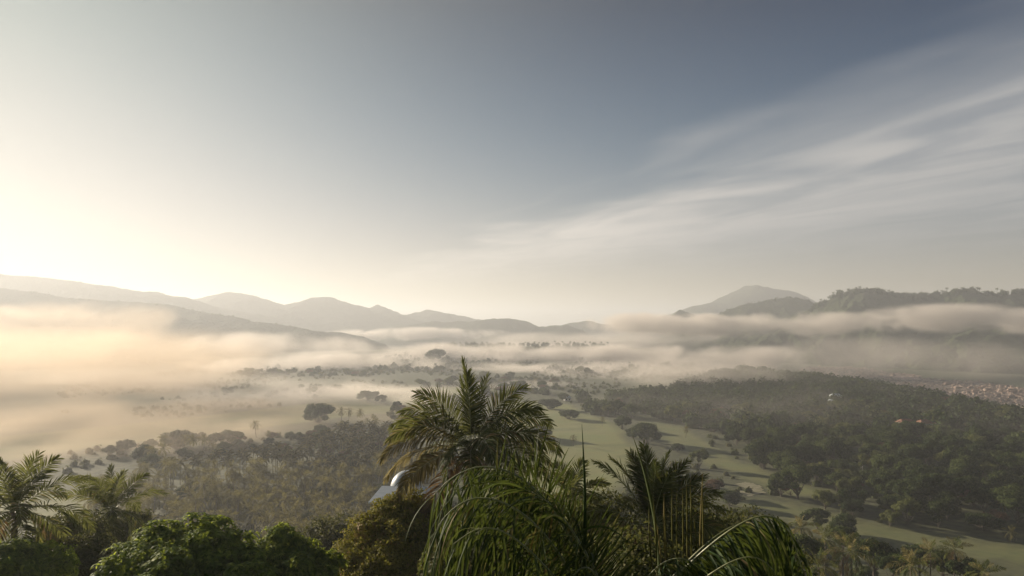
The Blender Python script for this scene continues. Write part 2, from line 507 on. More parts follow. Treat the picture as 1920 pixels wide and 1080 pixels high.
# ---------------------------------------------------------------- plant materials
def leaf_mat(name, stops, trans=0.3, tcol=(0.35, 0.38, 0.06), rough=0.55, spec=0.3, objvar=0.25, patch=None):
    rough = max(rough, 0.6); spec = spec * 0.15
    """Leaves: colour varies leaf by leaf and tree by tree; thin leaves let light through."""
    m, N, L = new_mat(name)
    out = N.new('ShaderNodeOutputMaterial'); p = N.new('ShaderNodeBsdfPrincipled')
    geo = N.new('ShaderNodeNewGeometry'); oi = N.new('ShaderNodeObjectInfo')
    mm = N.new('ShaderNodeMath'); mm.operation = 'MULTIPLY_ADD'
    L.new(oi.outputs['Random'], mm.inputs[0]); mm.inputs[1].default_value = objvar; mm.inputs[2].default_value = -objvar / 2
    ad = N.new('ShaderNodeMath'); ad.operation = 'ADD'; ad.use_clamp = True
    L.new(geo.outputs['Random Per Island'], ad.inputs[0]); L.new(mm.outputs[0], ad.inputs[1])
    c = ramp(N, L, ad.outputs[0], stops)
    if patch:
        nz = N.new('ShaderNodeTexNoise'); nz.inputs['Scale'].default_value = patch[0]; nz.inputs['Detail'].default_value = 3
        tc = N.new('ShaderNodeTexCoord'); L.new(tc.outputs['Object'], nz.inputs['Vector'])
        mr = N.new('ShaderNodeMapRange'); mr.inputs['From Min'].default_value = patch[2]; mr.inputs['From Max'].default_value = patch[3]
        L.new(nz.outputs['Fac'], mr.inputs['Value'])
        mx = N.new('ShaderNodeMix'); mx.data_type = 'RGBA'
        L.new(mr.outputs[0], mx.inputs[0]); L.new(c, mx.inputs[6]); mx.inputs[7].default_value = (*patch[1], 1)
        c = mx.outputs[2]
    L.new(c, p.inputs['Base Color'])
    p.inputs['Roughness'].default_value = rough
    p.inputs['Specular IOR Level'].default_value = spec
    if trans > 0:
        tr = N.new('ShaderNodeBsdfTranslucent')
        tm = N.new('ShaderNodeMix'); tm.data_type = 'RGBA'; tm.inputs[0].default_value = 0.55
        L.new(c, tm.inputs[6]); tm.inputs[7].default_value = (*tcol, 1)
        L.new(tm.outputs[2], tr.inputs['Color'])
        ms = N.new('ShaderNodeMixShader'); ms.inputs[0].default_value = trans
        L.new(p.outputs[0], ms.inputs[1]); L.new(tr.outputs[0], ms.inputs[2])
        L.new(ms.outputs[0], out.inputs[0])
    else:
        L.new(p.outputs[0], out.inputs[0])
    return m


def plain_mat(name, c1, c2, scale=3.0, rough=0.85, bump=0.3, spec=0.3, stretch=(1, 1, 1)):
    m, N, L = new_mat(name)
    out = N.new('ShaderNodeOutputMaterial'); p = N.new('ShaderNodeBsdfPrincipled')
    tc = N.new('ShaderNodeTexCoord'); mp = N.new('ShaderNodeVectorMath'); mp.operation = 'MULTIPLY'
    mp.inputs[1].default_value = stretch; L.new(tc.outputs['Object'], mp.inputs[0])
    nz = N.new('ShaderNodeTexNoise'); nz.inputs['Scale'].default_value = scale; nz.inputs['Detail'].default_value = 6
    L.new(mp.outputs[0], nz.inputs['Vector'])
    L.new(ramp(N, L, nz.outputs['Fac'], [(0.35, c1), (0.65, c2)]), p.inputs['Base Color'])
    p.inputs['Roughness'].default_value = rough; p.inputs['Specular IOR Level'].default_value = spec
    bp = N.new('ShaderNodeBump'); bp.inputs['Strength'].default_value = bump; bp.inputs['Distance'].default_value = 0.05
    L.new(nz.outputs['Fac'], bp.inputs['Height']); L.new(bp.outputs[0], p.inputs['Normal'])
    L.new(p.outputs[0], out.inputs[0])
    return m


M = {
    'palm': leaf_mat("palm_leaf", [(0.0, (0.024, 0.045, 0.012)), (0.6, (0.062, 0.092, 0.024)), (0.9, (0.115, 0.13, 0.038)), (1.0, (0.28, 0.20, 0.09))], 0.34, (0.32, 0.32, 0.08), 0.42, 0.5),
    'palm_far': leaf_mat("grove_palm_leaf", [(0.0, (0.026, 0.034, 0.012)), (0.6, (0.075, 0.078, 0.026)), (1.0, (0.24, 0.21, 0.09))], 0.35, (0.42, 0.36, 0.11), 0.45, 0.5),
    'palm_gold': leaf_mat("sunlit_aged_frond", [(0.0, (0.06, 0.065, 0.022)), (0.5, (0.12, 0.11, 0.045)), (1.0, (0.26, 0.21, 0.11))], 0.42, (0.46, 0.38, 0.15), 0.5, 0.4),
    'palm_dry': leaf_mat("dry_frond", [(0.0, (0.12, 0.08, 0.04)), (0.5, (0.20, 0.135, 0.07)), (1.0, (0.30, 0.21, 0.12))], 0.3, (0.4, 0.25, 0.1), 0.7, 0.2),
    'palm_yellow': leaf_mat("yellow_frond", [(0.0, (0.20, 0.15, 0.02)), (0.5, (0.36, 0.25, 0.03)), (1.0, (0.48, 0.33, 0.05))], 0.4, (0.6, 0.42, 0.05), 0.5, 0.3),
    'ribbon': leaf_mat("long_ribbon_leaf", [(0.0, (0.010, 0.026, 0.008)), (0.5, (0.036, 0.066, 0.017)), (0.82, (0.092, 0.13, 0.034)), (0.92, (0.24, 0.21, 0.09)), (1.0, (0.20, 0.12, 0.06))], 0.25, (0.20, 0.24, 0.04), 0.33, 0.6),
    'mango': leaf_mat("bright_green_leaf", [(0.0, (0.05, 0.11, 0.018)), (0.5, (0.14, 0.23, 0.032)), (1.0, (0.42, 0.46, 0.08))], 0.5, (0.60, 0.66, 0.08), 0.40, 0.5),
    'olive': leaf_mat("yellow_olive_leaf", [(0.0, (0.10, 0.105, 0.018)), (0.5, (0.23, 0.21, 0.035)), (0.9, (0.36, 0.31, 0.06)), (1.0, (0.32, 0.20, 0.07))], 0.30, (0.36, 0.36, 0.06), 0.5, 0.35),
    'brush': leaf_mat("brush_leaf", [(0.0, (0.045, 0.062, 0.020)), (0.6, (0.085, 0.100, 0.032)), (1.0, (0.15, 0.14, 0.06))], 0.25, (0.28, 0.28, 0.07), 0.55, 0.35),
    'woods': leaf_mat("woodland_leaf", [(0.0, (0.018, 0.032, 0.012)), (0.5, (0.042, 0.062, 0.021)), (1.0, (0.105, 0.13, 0.042))], 0.2, (0.2, 0.24, 0.06), 0.6, 0.25, 0.9),
    'woods_light': leaf_mat("pale_woodland_leaf", [(0.0, (0.085, 0.10, 0.034)), (0.6, (0.14, 0.155, 0.05)), (1.0, (0.22, 0.225, 0.08))], 0.2, (0.25, 0.28, 0.07), 0.6, 0.25, 0.5),
    'woods_red': leaf_mat("russet_leaf", [(0.0, (0.075, 0.055, 0.032)), (0.6, (0.13, 0.082, 0.05)), (1.0, (0.20, 0.11, 0.075))], 0.2, (0.3, 0.2, 0.08), 0.6, 0.25, 0.5),
    'bark': plain_mat("bark", (0.10, 0.085, 0.065), (0.19, 0.165, 0.13), 6.0, 0.9, 0.8, 0.2, (1, 1, 0.3)),
    'palm_bark': plain_mat("palm_bark", (0.13, 0.11, 0.09), (0.24, 0.21, 0.17), 5.0, 0.9, 0.8, 0.2, (0.6, 0.6, 3)),
    'pale_bark': plain_mat("pale_bark", (0.45, 0.42, 0.36), (0.62, 0.58, 0.50), 2.0, 0.8, 0.4, 0.2),
    'rib': plain_mat("frond_rib", (0.15, 0.17, 0.06), (0.27, 0.28, 0.11), 4.0, 0.45, 0.2, 0.5),
    'rib_dry': plain_mat("dry_frond_rib", (0.20, 0.14, 0.08), (0.30, 0.22, 0.13), 4.0, 0.6, 0.2, 0.4),
}


# ---------------------------------------------------------------- fronds and palms
def norm(a):
    return a / np.maximum(np.linalg.norm(a, axis=-1, keepdims=True), 1e-9)


def tube(P, R, k=6):
    """closed-sided tube along points P with radii R"""
    P = np.asarray(P, float); n = len(P); R = np.broadcast_to(R, (n,))
    T = norm(np.gradient(P, axis=0))
    ref = np.array([0.13, 0.97, 0.21]); A = norm(np.cross(T, ref)); B = np.cross(T, A)
    th = np.linspace(0, 2 * np.pi, k, endpoint=False)
    V = P[:, None] + R[:, None, None] * (np.cos(th)[None, :, None] * A[:, None] + np.sin(th)[None, :, None] * B[:, None])
    i = np.arange(n - 1)[:, None] * k; j = np.arange(k)[None, :]; j2 = (j + 1) % k
    Q = np.stack([i + j, i + j2, i + k + j2, i + k + j], -1).reshape(-1, 4)
    return V.reshape(-1, 3), Q


class MBuf:
    def __init__(s): s.v = []; s.q = []; s.m = []; s.n = 0
    def add(s, v, q, mi=0):
        s.v.append(v); s.q.append(np.asarray(q) + s.n); s.m.append(np.full(len(q), mi, np.int32)); s.n += len(v)
    def mesh(s, name, mats, smooth=True):
        me = mesh_np(name, np.concatenate(s.v), np.concatenate(s.q), smooth=smooth)
        for mt in mats: me.materials.append(mt)
        if len(mats) > 1: me.polygons.foreach_set('material_index', np.concatenate(s.m))
        return me


def rachis_curve(length, elev, droop, n=24, power=1.4, sway=0.0):
    s = np.linspace(0, 1, n)
    a = np.radians(elev - droop * s ** power)
    d = np.stack([np.cos(a), sway * s, np.sin(a)], 1)
    P = np.concatenate([[[0, 0, 0]], np.cumsum((d[1:] + d[:-1]) / 2, 0)]) * length / (n - 1)
    return P


def resample(P, n):
    P = np.asarray(P, float)
    for _ in range(3):                                    # corner cutting: a smooth curve through the points
        Q = np.empty((2 * len(P) - 2, 3)); Q[0::2] = .75 * P[:-1] + .25 * P[1:]; Q[1::2] = .25 * P[:-1] + .75 * P[1:]
        P = np.concatenate([P[:1], Q, P[-1:]])
    s = np.concatenate([[0], np.cumsum(np.linalg.norm(np.diff(P, axis=0), axis=1))])
    t = np.linspace(0, s[-1], n)
    return np.stack([np.interp(t, s, P[:, k]) for k in range(3)], 1)


def frond_geo(buf, P, r, nleaf=46, llen=0.75, wid=0.035, hang=0.6, start=0.16, rad=0.02, segs=4, spread=(72, 24),
              lift=0.25, mi_leaf=0, mi_rib=1, jitter=0.12, side_up=None, lfun=None, tubek=5, broken=0.03, fold=False, roll=0.0, lvar=0.0):
    """leaflets on both sides of the rib P; r is a RandomState"""
    n = len(P)
    T = norm(np.gradient(P, axis=0))
    up = np.array([0, 0, 1.0]) if side_up is None else np.asarray(side_up, float)
    S = np.cross(T, up)
    bad = np.linalg.norm(S, axis=1) < 0.15
    S = norm(np.where(bad[:, None], np.array([[0.3, 1, 0]]), S))
    # keep the side vector continuous along the rib
    for i in range(n - 2, -1, -1):
        if np.dot(S[i], S[i + 1]) < 0: S[i] = -S[i]
    U = np.cross(S, T)
    for i in range(n):
        if U[i, 2] < 0 and abs(T[i, 2]) < 0.9: pass
    if roll: S, U = roll_vectors(T, S, U, math.radians(roll) * np.clip(np.linspace(0.2, 1.3, n), 0, 1))
    V, Q = tube(P, rad * (1 - 0.85 * np.linspace(0, 1, n)), tubek)
    buf.add(V, Q, mi_rib)
    s = np.tile(np.linspace(start, 0.995, nleaf), 2)
    sg = np.repeat([1.0, -1.0], nleaf)
    s = np.clip(s + r.uniform(-.4, .4, len(s)) / nleaf, 0, 1)
    keep = r.rand(len(s)) > broken
    s, sg = s[keep], sg[keep]
    k = len(s); idx = s * (n - 1); i0 = np.minimum(idx.astype(int), n - 2); f = (idx - i0)[:, None]
    lerp = lambda A: A[i0] * (1 - f) + A[i0 + 1] * f
    p, t, sd, u = lerp(P), norm(lerp(T)), norm(lerp(S)), norm(lerp(U))
    q = (s - start) / (1 - start)
    if lfun is None: L = llen * np.clip(0.45 + 1.6 * q, 0, 1) * np.clip(1.0 - 0.62 * np.clip(q - .55, 0, 1) / .45, 0.3, 1)
    else: L = llen * lfun(q)
    L = L * r.uniform(0.85, 1.1, k)
    a = np.radians(spread[0] + (spread[1] - spread[0]) * q) + r.normal(0, jitter * 0.6, k)
    d = t * np.cos(a)[:, None] + (sd * sg[:, None]) * np.sin(a)[:, None] + u * (lift * (1 - .5 * q) + r.normal(0, jitter, k))[:, None]
    d = norm(d)
    h = np.clip(hang * (0.75 + 0.5 * r.rand(k)), 0, 2.5)
    w0 = t - (t * d).sum(1, keepdims=True) * d
    w0 = norm(w0 + u * r.normal(0, .35, k)[:, None])
    W = wid * r.uniform(0.8, 1.2, k)
    if lvar: L = L * r.uniform(1 - lvar, 1.1, k)
    prof = np.interp(np.linspace(0, 1, segs + 1), [0, 0.12, 0.45, 0.8, 1], [0.35, 0.9, 1.0, 0.6, 0.04])
    pts = [p]; dirs = [d]; cur = p; dd = d
    down = np.array([0, 0, -1.0])
    for g in range(segs):
        dd = norm(dd + down * (h / segs * (0.6 + 0.9 * g / max(1, segs - 1)))[:, None])
        cur = cur + dd * (L / segs)[:, None]; pts.append(cur); dirs.append(dd)
    cols = 3 if fold else 2
    VV = np.empty((k, segs + 1, cols, 3))
    for g in range(segs + 1):
        w = w0 - (w0 * dirs[g]).sum(1, keepdims=True) * dirs[g]; w = norm(w)
        hw = (W * prof[g] / 2)[:, None]
        if fold:
            nn = np.cross(dirs[g], w)
            VV[:, g, 0] = pts[g] - w * hw + nn * hw * 0.5; VV[:, g, 1] = pts[g]; VV[:, g, 2] = pts[g] + w * hw + nn * hw * 0.5
        else:
            VV[:, g, 0] = pts[g] - w * hw; VV[:, g, 1] = pts[g] + w * hw
    per = (segs + 1) * cols
    base = (np.arange(k) * per)[:, None, None]; gi = (np.arange(segs) * cols)[None, :, None]; ci = np.arange(cols - 1)[None, None, :]
    o = base + gi + ci
    QQ = np.stack([o, o + 1, o + cols + 1, o + cols], -1).reshape(-1, 4)
    buf.add(VV.reshape(-1, 3), QQ, mi_leaf)


def rotz(P, az):
    c, s = math.cos(az), math.sin(az)
    return P @ np.array([[c, s, 0], [-s, c, 0], [0, 0, 1]])


def palm_trunk_mesh(h, r0=0.20, lean=(0, 0), k=10, seed=0):
    r = np.random.RandomState(seed)
    n = max(8, int(h / 0.25)); s = np.linspace(0, 1, n)
    P = np.stack([-lean[0] * (1 - s) ** 1.6, -lean[1] * (1 - s) ** 1.6, -h * (1 - s)], 1)
    R = r0 * (0.75 + 0.25 * (1 - s)) * (1 + 0.06 * np.sin(np.arange(n) * 2.1)) + r0 * 0.7 * np.exp(-(h * s) / 0.5)
    R[-3:] *= 1.25
    b = MBuf(); b.add(*tube(P, R, k))
    return b.mesh("trunk", [M['palm_bark']])


def roll_vectors(T, S, U, a):
    c, s = np.cos(a)[:, None], np.sin(a)[:, None]
    return S * c + U * s, U * c - S * s


def coconut_palm(name, loc, h, specs, label, group=None, seed=0, scale=1.0, nleaf=46, llen=0.75, wid=0.04, lean=(0.6, 0.3), trunk=True, coconuts=0,
                 leaf='palm', segs=4):
    """specs: (azimuth deg, elevation deg, droop deg, length m, hang, material key). Crown base at loc."""
    r = np.random.RandomState(seed)
    root = bpy.data.objects.new(name, None); COL.objects.link(root)
    root.location = (loc[0], loc[1], loc[2] - h)
    tag(root, label, 'palm tree', group)
    off = Vector((0, 0, h))
    if trunk:
        t = link("trunk", palm_trunk_mesh(h, 0.17 * scale, lean, seed=seed), None, root); t.location = off
    for sp in specs:
        az, el, dr, ln = sp[:4]; hang = sp[4] if len(sp) > 4 else 0.7; mk = sp[5] if len(sp) > 5 else leaf
        P = rotz(rachis_curve(ln * scale, el, dr, sway=r.normal(0, .10)), math.radians(az))
        P = P + np.array([math.cos(math.radians(az)) * .1, math.sin(math.radians(az)) * .1, 0.0]) * scale
        b = MBuf()
        rib = 'rib_dry' if mk in ('palm_dry', 'palm_yellow') else 'rib'
        frond_geo(b, P, r, nleaf, llen * scale, wid * scale, hang, rad=0.026 * scale, segs=segs, broken=0.12 if mk == 'palm_dry' else 0.03,
                  roll=r.choice([-1, 1]) * r.uniform(25, 65))
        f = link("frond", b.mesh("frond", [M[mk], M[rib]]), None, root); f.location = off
    if coconuts:
        for i in range(coconuts):
            a = r.uniform(0, 6.28)
            o = link("coconut", lump_mesh("coconut", 0.13 * scale, r, 10, 7, 0.04, (1, 1, 1.2)), M['rib'], root)
            o.location = off + Vector((math.cos(a) * .28 * scale, math.sin(a) * .28 * scale, -0.22 * scale - r.rand() * .25))
    return root


def lump_mesh(name, rad, r, nu=10, nv=7, noise=0.1, st=(1, 1, 1)):
    th = np.linspace(0, 2 * np.pi, nu, endpoint=False); ph = np.linspace(0.05, np.pi - 0.05, nv)
    A, B = np.meshgrid(th, ph, indexing='ij')
    v = np.stack([np.sin(B) * np.cos(A), np.sin(B) * np.sin(A), np.cos(B)], -1).reshape(-1, 3)
    v = v * np.array(st) * rad * (1 + noise * r.randn(len(v), 1))
    i = np.arange(nu)[:, None]; j = np.arange(nv - 1)[None, :]
    a = i * nv + j; b = ((i + 1) % nu) * nv + j
    q = np.stack([a, a + 1, b + 1, b], -1).reshape(-1, 4)
    return mesh_np(name, v, q)


def crown_specs(r, n=20, L=4.0, top=84, low=-35, hang=0.7, dry=0.1, gold=0.0):
    out = []
    for i in range(n):
        q = i / (n - 1)
        el = top + (low - top) * q ** 0.95 + r.normal(0, 4)
        out.append((i * 137.5 + r.normal(0, 9), el, 30 + 62 * min(1, q * 1.6) - 25 * max(0, q - .6), L * r.uniform(.88, 1.06) * (0.75 + .25 * min(1, q * 3)),
                    hang * (.5 + .8 * q), 'palm_dry' if (q > .85 and r.rand() < dry * 4) else ('palm_gold' if r.rand() < gold else 'palm')))
    return out


# a light whole-palm mesh for the grove: crown in one mesh, leaflets coarse
def far_palm_meshes(seed, L=3.4, n=20, nleaf=22, wid=0.085):
    r = np.random.RandomState(seed)
    b = MBuf()
    for sp in crown_specs(r, n, L, low=-45, hang=0.9):
        P = rotz(rachis_curve(sp[3], sp[1], sp[2], 9), math.radians(sp[0]))
        frond_geo(b, P, r, nleaf, 1.0, wid, sp[4], rad=0.04, roll=r.uniform(-60, 60), segs=2, tubek=3, mi_rib=0, start=.14)
    crown = b.mesh("crown", [M['palm_far']])
    h = 9.0
    t = MBuf(); s = np.linspace(0, 1, 6)
    P = np.stack([-1.2 * (1 - s) ** 1.5, 0 * s, -h * (1 - s)], 1); P = np.concatenate([[[-1.25, 0, -h * 2.2]], P]); t.add(*tube(P, np.concatenate([[.2], 0.2 - 0.06 * s]), 6))
    return crown, t.mesh("trunk", [M['palm_bark']])


# ---------------------------------------------------------------- broadleaf trees
def cards(c, nrm, size, r, aspect=0.6, bend=0.25):
    """one bent leaf (or leaf clump) per centre c, facing about nrm: two quads each"""
    n = len(c); nrm = norm(nrm)
    a = norm(np.cross(nrm, norm(r.normal(size=(n, 3))))); b = np.cross(nrm, a)
    sz = (size * r.uniform(0.6, 1.3, n))[:, None]; w = sz * aspect / 2
    p0 = c - a * sz * .5; p2 = c + a * sz * .5 - nrm * sz * bend; p1 = c + nrm * sz * bend * .3
    V = np.stack([p0 - b * w * .35, p0 + b * w * .35, p1 - b * w, p1 + b * w, p2 - b * w * .25, p2 + b * w * .25], 1)
    o = (np.arange(n) * 6)[:, None]
    Q = np.stack([o + [[0, 1, 3, 2]], o + [[2, 3, 5, 4]]], 1).reshape(-1, 4)
    return V.reshape(-1, 3), Q


def lobes(r, n, R, H, flat=1.0, lump=0.34):
    """sub-crowns filling a crown of radius R and height H, base of crown at z=0"""
    C = []
    for i in range(n):
        a = i * 2.39996 + r.normal(0, .3); q = (i + .5) / n
        rr = R * (0.80 * math.sqrt(q)) * r.uniform(.85, 1.1)
        zt = H * (0.30 + 0.62 * (1 - (rr / R) ** 2) ** 0.5) * r.uniform(.78, 1.05)
        if r.rand() < .25: zt *= .6
        C.append((math.cos(a) * rr, math.sin(a) * rr, zt, R * lump * r.uniform(.7, 1.25)))
    return np.array(C)


def broadleaf_geo(r, R, H, nl, nleaf, size, flat=0.7, lump=0.34, core=0.7):
    C = lobes(r, nl, R, H, lump=lump)
    b = MBuf()
    w = C[:, 3] ** 2; pick = r.choice(len(C), nleaf, p=w / w.sum())
    d = norm(r.normal(size=(nleaf, 3)) + np.array([0, 0, .35]))
    d[:, 2] = np.where(d[:, 2] < -.3, -d[:, 2], d[:, 2])
    rad = C[pick, 3] * r.uniform(.72, 1.08, nleaf) * (1 + 0.18 * np.sin(d[:, 0] * 7 + pick) * np.cos(d[:, 1] * 6))
    c = C[pick, :3] + d * rad[:, None] * np.array([1, 1, flat])
    nr = d + r.normal(0, .55, (nleaf, 3)) + np.array([0, 0, .3])
    b.add(*cards(c, nr, np.full(nleaf, size), r))
    if core:
        for x, y, z, rr in C:
            me = lump_geo(rr * core, r, 8, 6, .10, (1, 1, flat))
            b.add(me[0] + np.array([x, y, z]), me[1])
    return b, C


def lump_geo(rad, r, nu, nv, noise, st):
    th = np.linspace(0, 2 * np.pi, nu, endpoint=False); ph = np.linspace(0.05, np.pi - 0.05, nv)
    A, B = np.meshgrid(th, ph, indexing='ij')
    v = np.stack([np.sin(B) * np.cos(A), np.sin(B) * np.sin(A), np.cos(B)], -1).reshape(-1, 3)
    v = v * np.array(st) * rad * (1 + noise * r.randn(len(v), 1))
    i = np.arange(nu)[:, None]; j = np.arange(nv - 1)[None, :]
    a = i * nv + j; b = ((i + 1) % nu) * nv + j
    return v, np.stack([a, a + 1, b + 1, b], -1).reshape(-1, 4)


def limbs_geo(C, h, r, r0=0.3, k=6, every=2):
    """trunk of height h under the crown base (z=0) with limbs to some lobes"""
    b = MBuf()
    s = np.linspace(0, 1, 7)
    P = np.stack([0.15 * np.sin(s * 3), 0.12 * np.sin(s * 4 + 1), -h + (h + C[:, 2].max() * .35) * s], 1)
    R = r0 * (1.25 - .7 * s) + r0 * .6 * np.exp(-s * 8)
    b.add(*tube(np.concatenate([[[0, .1, -h * 5]], P]), np.concatenate([R[:1], R]), k))        # the foot runs on into the soil
    for x, y, z, rr in C[::every]:
        st = np.array([0, 0, -h * .25 * r.rand()])
        e = np.array([x, y, z]); mid = st + (e - st) * .5 + np.array([0, 0, -.12 * np.linalg.norm(e)])
        b.add(*tube(resample([st, mid, e], 6), np.linspace(r0 * .42, r0 * .1, 6), 4))
    return b


# ---------------------------------------------------------------- tree models, built once and copied
def model_tree(seed, R, H, h, nl, nleaf, size, leaf, flat=.7, lump=.34, r0=.3, bark='bark'):
    r = np.random.RandomState(seed)
    b, C = broadleaf_geo(r, R, H, nl, nleaf, size, flat, lump)
    crown = b.mesh("crown", [M[leaf]], smooth=False)
    trunk = limbs_geo(C, h, r, r0).mesh("trunk", [M[bark]])
    return crown, trunk, h


MODELS = {'dome': [], 'round': [], 'umbrella': [], 'palm': [], 'red': [], 'pale': [], 'slim': []}
for k in range(5):
    MODELS['round'].append(model_tree(100 + k, 5.0, 6.5, 3.0, 16 + k, 2600, 0.55, 'woods', .8, .36))
for k in range(3):
    MODELS['umbrella'].append(model_tree(120 + k, 8.5, 4.6, 4.5, 26, 3600, 0.60, 'woods', .5, .26, .4))
for k in range(3):
    MODELS['dome'].append(model_tree(170 + k, 7.5, 7.5, 2.0, 30, 4200, 0.55, 'woods', .85, .27, .4))
for k in range(2):
    MODELS['red'].append(model_tree(130 + k, 4.5, 5.0, 3.0, 14, 1800, 0.5, 'woods_red', .7, .36))
    MODELS['pale'].append(model_tree(140 + k, 4.8, 6.0, 3.0, 15, 2200, 0.5, 'woods_light', .8, .36))
MODELS['slim'].append(model_tree(150, 1.9, 8.5, 6.0, 12, 900, 0.45, 'woods_light', 1.0, .45, .22, 'pale_bark'))
for k in range(5):
    c, t = far_palm_meshes(160 + k)
    MODELS['palm'].append((c, t, 9.0))

KIND_NAME = {'dome': 'broadleaf_tree', 'round': 'broadleaf_tree', 'umbrella': 'umbrella_tree', 'palm': 'coconut_palm', 'red': 'russet_tree', 'pale': 'pale_green_tree', 'slim': 'slender_tree'}
KIND_CAT = {'dome': 'tree', 'round': 'tree', 'umbrella': 'tree', 'palm': 'palm tree', 'red': 'tree', 'pale': 'tree', 'slim': 'tree'}
PR = np.random.RandomState(42)
SHAPE = {'dome': 'domed tree', 'round': 'green tree', 'umbrella': 'dark flat tree', 'palm': 'palm', 'red': 'russet tree', 'pale': 'pale tree', 'slim': 'slender tree'}
MARKS = [(30, 940, 'left edge palm'), (215, 940, 'second left palm'), (390, 1000, 'bright green tree'), (560, 1040, 'smaller bright tree'), (740, 1000, 'yellow olive tree'),
         (735, 905, 'domed pavilion'), (870, 800, 'tall palm'), (597, 775, 'misty domed tree'), (383, 827, 'lone misty palm'), (1075, 820, 'lone lawn palm'),
         (1210, 805, 'big fairway tree'), (1310, 850, 'pale fairway tree'), (1408, 918, 'sand patch'), (1240, 900, 'stiff-fan palm'), (1400, 1000, 'right ribbon frond'),
         (1597, 1035, 'big yellowish palm'), (1765, 1040, 'slim palm pair'), (1617, 885, 'white-trunked tree'), (1698, 765, 'white house'), (1563, 748, 'two pale houses'),
         (1497, 690, 'tall crest tree'), (1716, 790, 'bare white trunk'), (1840, 850, 'yellow-green tree'), (1845, 930, 'broad flat tree'), (1440, 780, 'rusty spur tree'),
         (1430, 860, 'largest rounded tree'), (1655, 835, 'russet woods tree'), (1045, 760, 'flat-topped pair'), (1900, 790, "spur's right end"), (1900, 1000, "frame's lower right"),
         (972, 712, 'double-domed tree'), (818, 660, 'large dark tree'), (690, 735, 'dim field tree'), (430, 810, 'hazy broad trees'), (480, 900, 'middle of grove'), (300, 900, 'left grove end'),
         (640, 880, 'right grove end'), (1550, 950, 'foot of woods'), (1700, 940, 'lower woods centre'), (1560, 820, 'middle of woods'), (1330, 740, 'misty woods tip'), (1760, 840, 'upper right woods')]
LABELLED = []


def PLACE_LABEL(kd, px, py, where, s=None, seedw=0):
    """what the tree looks like and which landmark of the view it stands by"""
    dd = min((math.hypot(px - a, (py - b_) * 1.4), a, b_, n) for a, b_, n in MARKS)
    r, a, b_, n = dd
    dx, dy = px - a, (py - b_) * 1.4
    if r < 14: rel = 'beside'
    elif abs(dx) > abs(dy): rel = 'right of' if dx > 0 else 'left of'
    else: rel = 'below' if dy > 0 else 'above'
    size = '' if s is None else 'small ' if s < .85 else 'large ' if s > 1.1 else 'medium '
    LABELLED.append(px)
    return f"{size}{SHAPE[kd]} {where}, {rel} the {n} #{len(LABELLED) - 1}"


def finish_labels():
    """things that would read the same are told apart by their order from the left"""
    by = {}
    for o in bpy.data.objects:
        l = o.get('label')
        if l and '#' in l:
            base, k = l.rsplit(' #', 1); by.setdefault(base, []).append((LABELLED[int(k)], o))
    for base, L_ in by.items():
        L_.sort(key=lambda t: t[0])
        for i, (px, o) in enumerate(L_):
            n = i + 1; sf = 'th' if 10 <= n % 100 <= 20 else {1: 'st', 2: 'nd', 3: 'rd'}.get(n % 10, 'th')
            o['label'] = base if len(L_) == 1 else f"{base}, {n}{sf} from left"


def plant(kind, x, y, s=1.0, label=None, group=None, zs=1.0, parts=True, z=None, sink=0.4, th=1.0):
    """a tree standing on the ground at x, y; s scales its crown, th the bare trunk"""
    ms = MODELS[kind]; crown, trunk, h = ms[PR.randint(len(ms))]
    g = float(ground(x, y)) if z is None else z
    rz = PR.uniform(0, 6.28)
    hh = h * s * th - sink
    if parts:
        root = bpy.data.objects.new(KIND_NAME[kind], None); COL.objects.link(root)
        root.location = (x, y, g); root.rotation_euler = (0, 0, rz)
        c = bpy.data.objects.new("crown", crown); t = bpy.data.objects.new("trunk", trunk)
        for o in (c, t):
            COL.objects.link(o); o.parent = root; o.location = (0, 0, hh); o.scale = (s, s, s * zs)
        t.scale = (s, s, s)
    else:
        root = bpy.data.objects.new(KIND_NAME[kind], crown); COL.objects.link(root)
        root.location = (x, y, g + hh); root.rotation_euler = (0, 0, rz); root.scale = (s, s, s * zs)
    return tag(root, label, KIND_CAT[kind], group)


def ray_ground(px, py, zoff=0.0):
    """where the line of sight through a pixel meets the ground (or zoff metres above it)"""
    d = np.concatenate([np.arange(20, 300, 1.0), np.arange(300, 3000, 3.0)])
    x = (px - 960) / F * d; z = EYE + (HOR - py) / F * d
    g = ground(x, d) + zoff
    i = np.argmax(z < g)
    return float(x[i]), float(d[i])


def proj(x, y, z):
    return 960 + F * x / y, HOR - F * (z - EYE) / y


def inside(px, py, poly):
    px = np.asarray(px); py = np.asarray(py)
    c = np.zeros(px.shape, bool); n = len(poly)
    for i in range(n):
        x0, y0 = poly[i]; x1, y1 = poly[(i + 1) % n]
        if y0 == y1: continue
        m = ((y0 > py) != (y1 > py)) & (px < (x1 - x0) * (py - y0) / (y1 - y0) + x0)
        c ^= m
    return c


def scatter(poly, step, ymin, ymax, zoff=6, seed=1, jit=.42, fair_max=.3):
    """jittered grid positions in the world whose canopy falls inside a patch of the landscape"""
    r = np.random.RandomState(seed)
    xs = np.arange(-900, 900, step); ys = np.arange(ymin, ymax, step * .9)
    X, Y = np.meshgrid(xs, ys); X = X + (np.arange(len(ys)) % 2)[:, None] * step / 2
    X = X + r.uniform(-jit, jit, X.shape) * step; Y = Y + r.uniform(-jit, jit, X.shape) * step
    X, Y = X.ravel(), Y.ravel(); Z = ground(X, Y) + zoff
    px, py = proj(X, Y, Z)
    m = inside(px, py, poly)
    if fair_max is not None: m &= fairway(X, Y) < fair_max
    return X[m], Y[m]


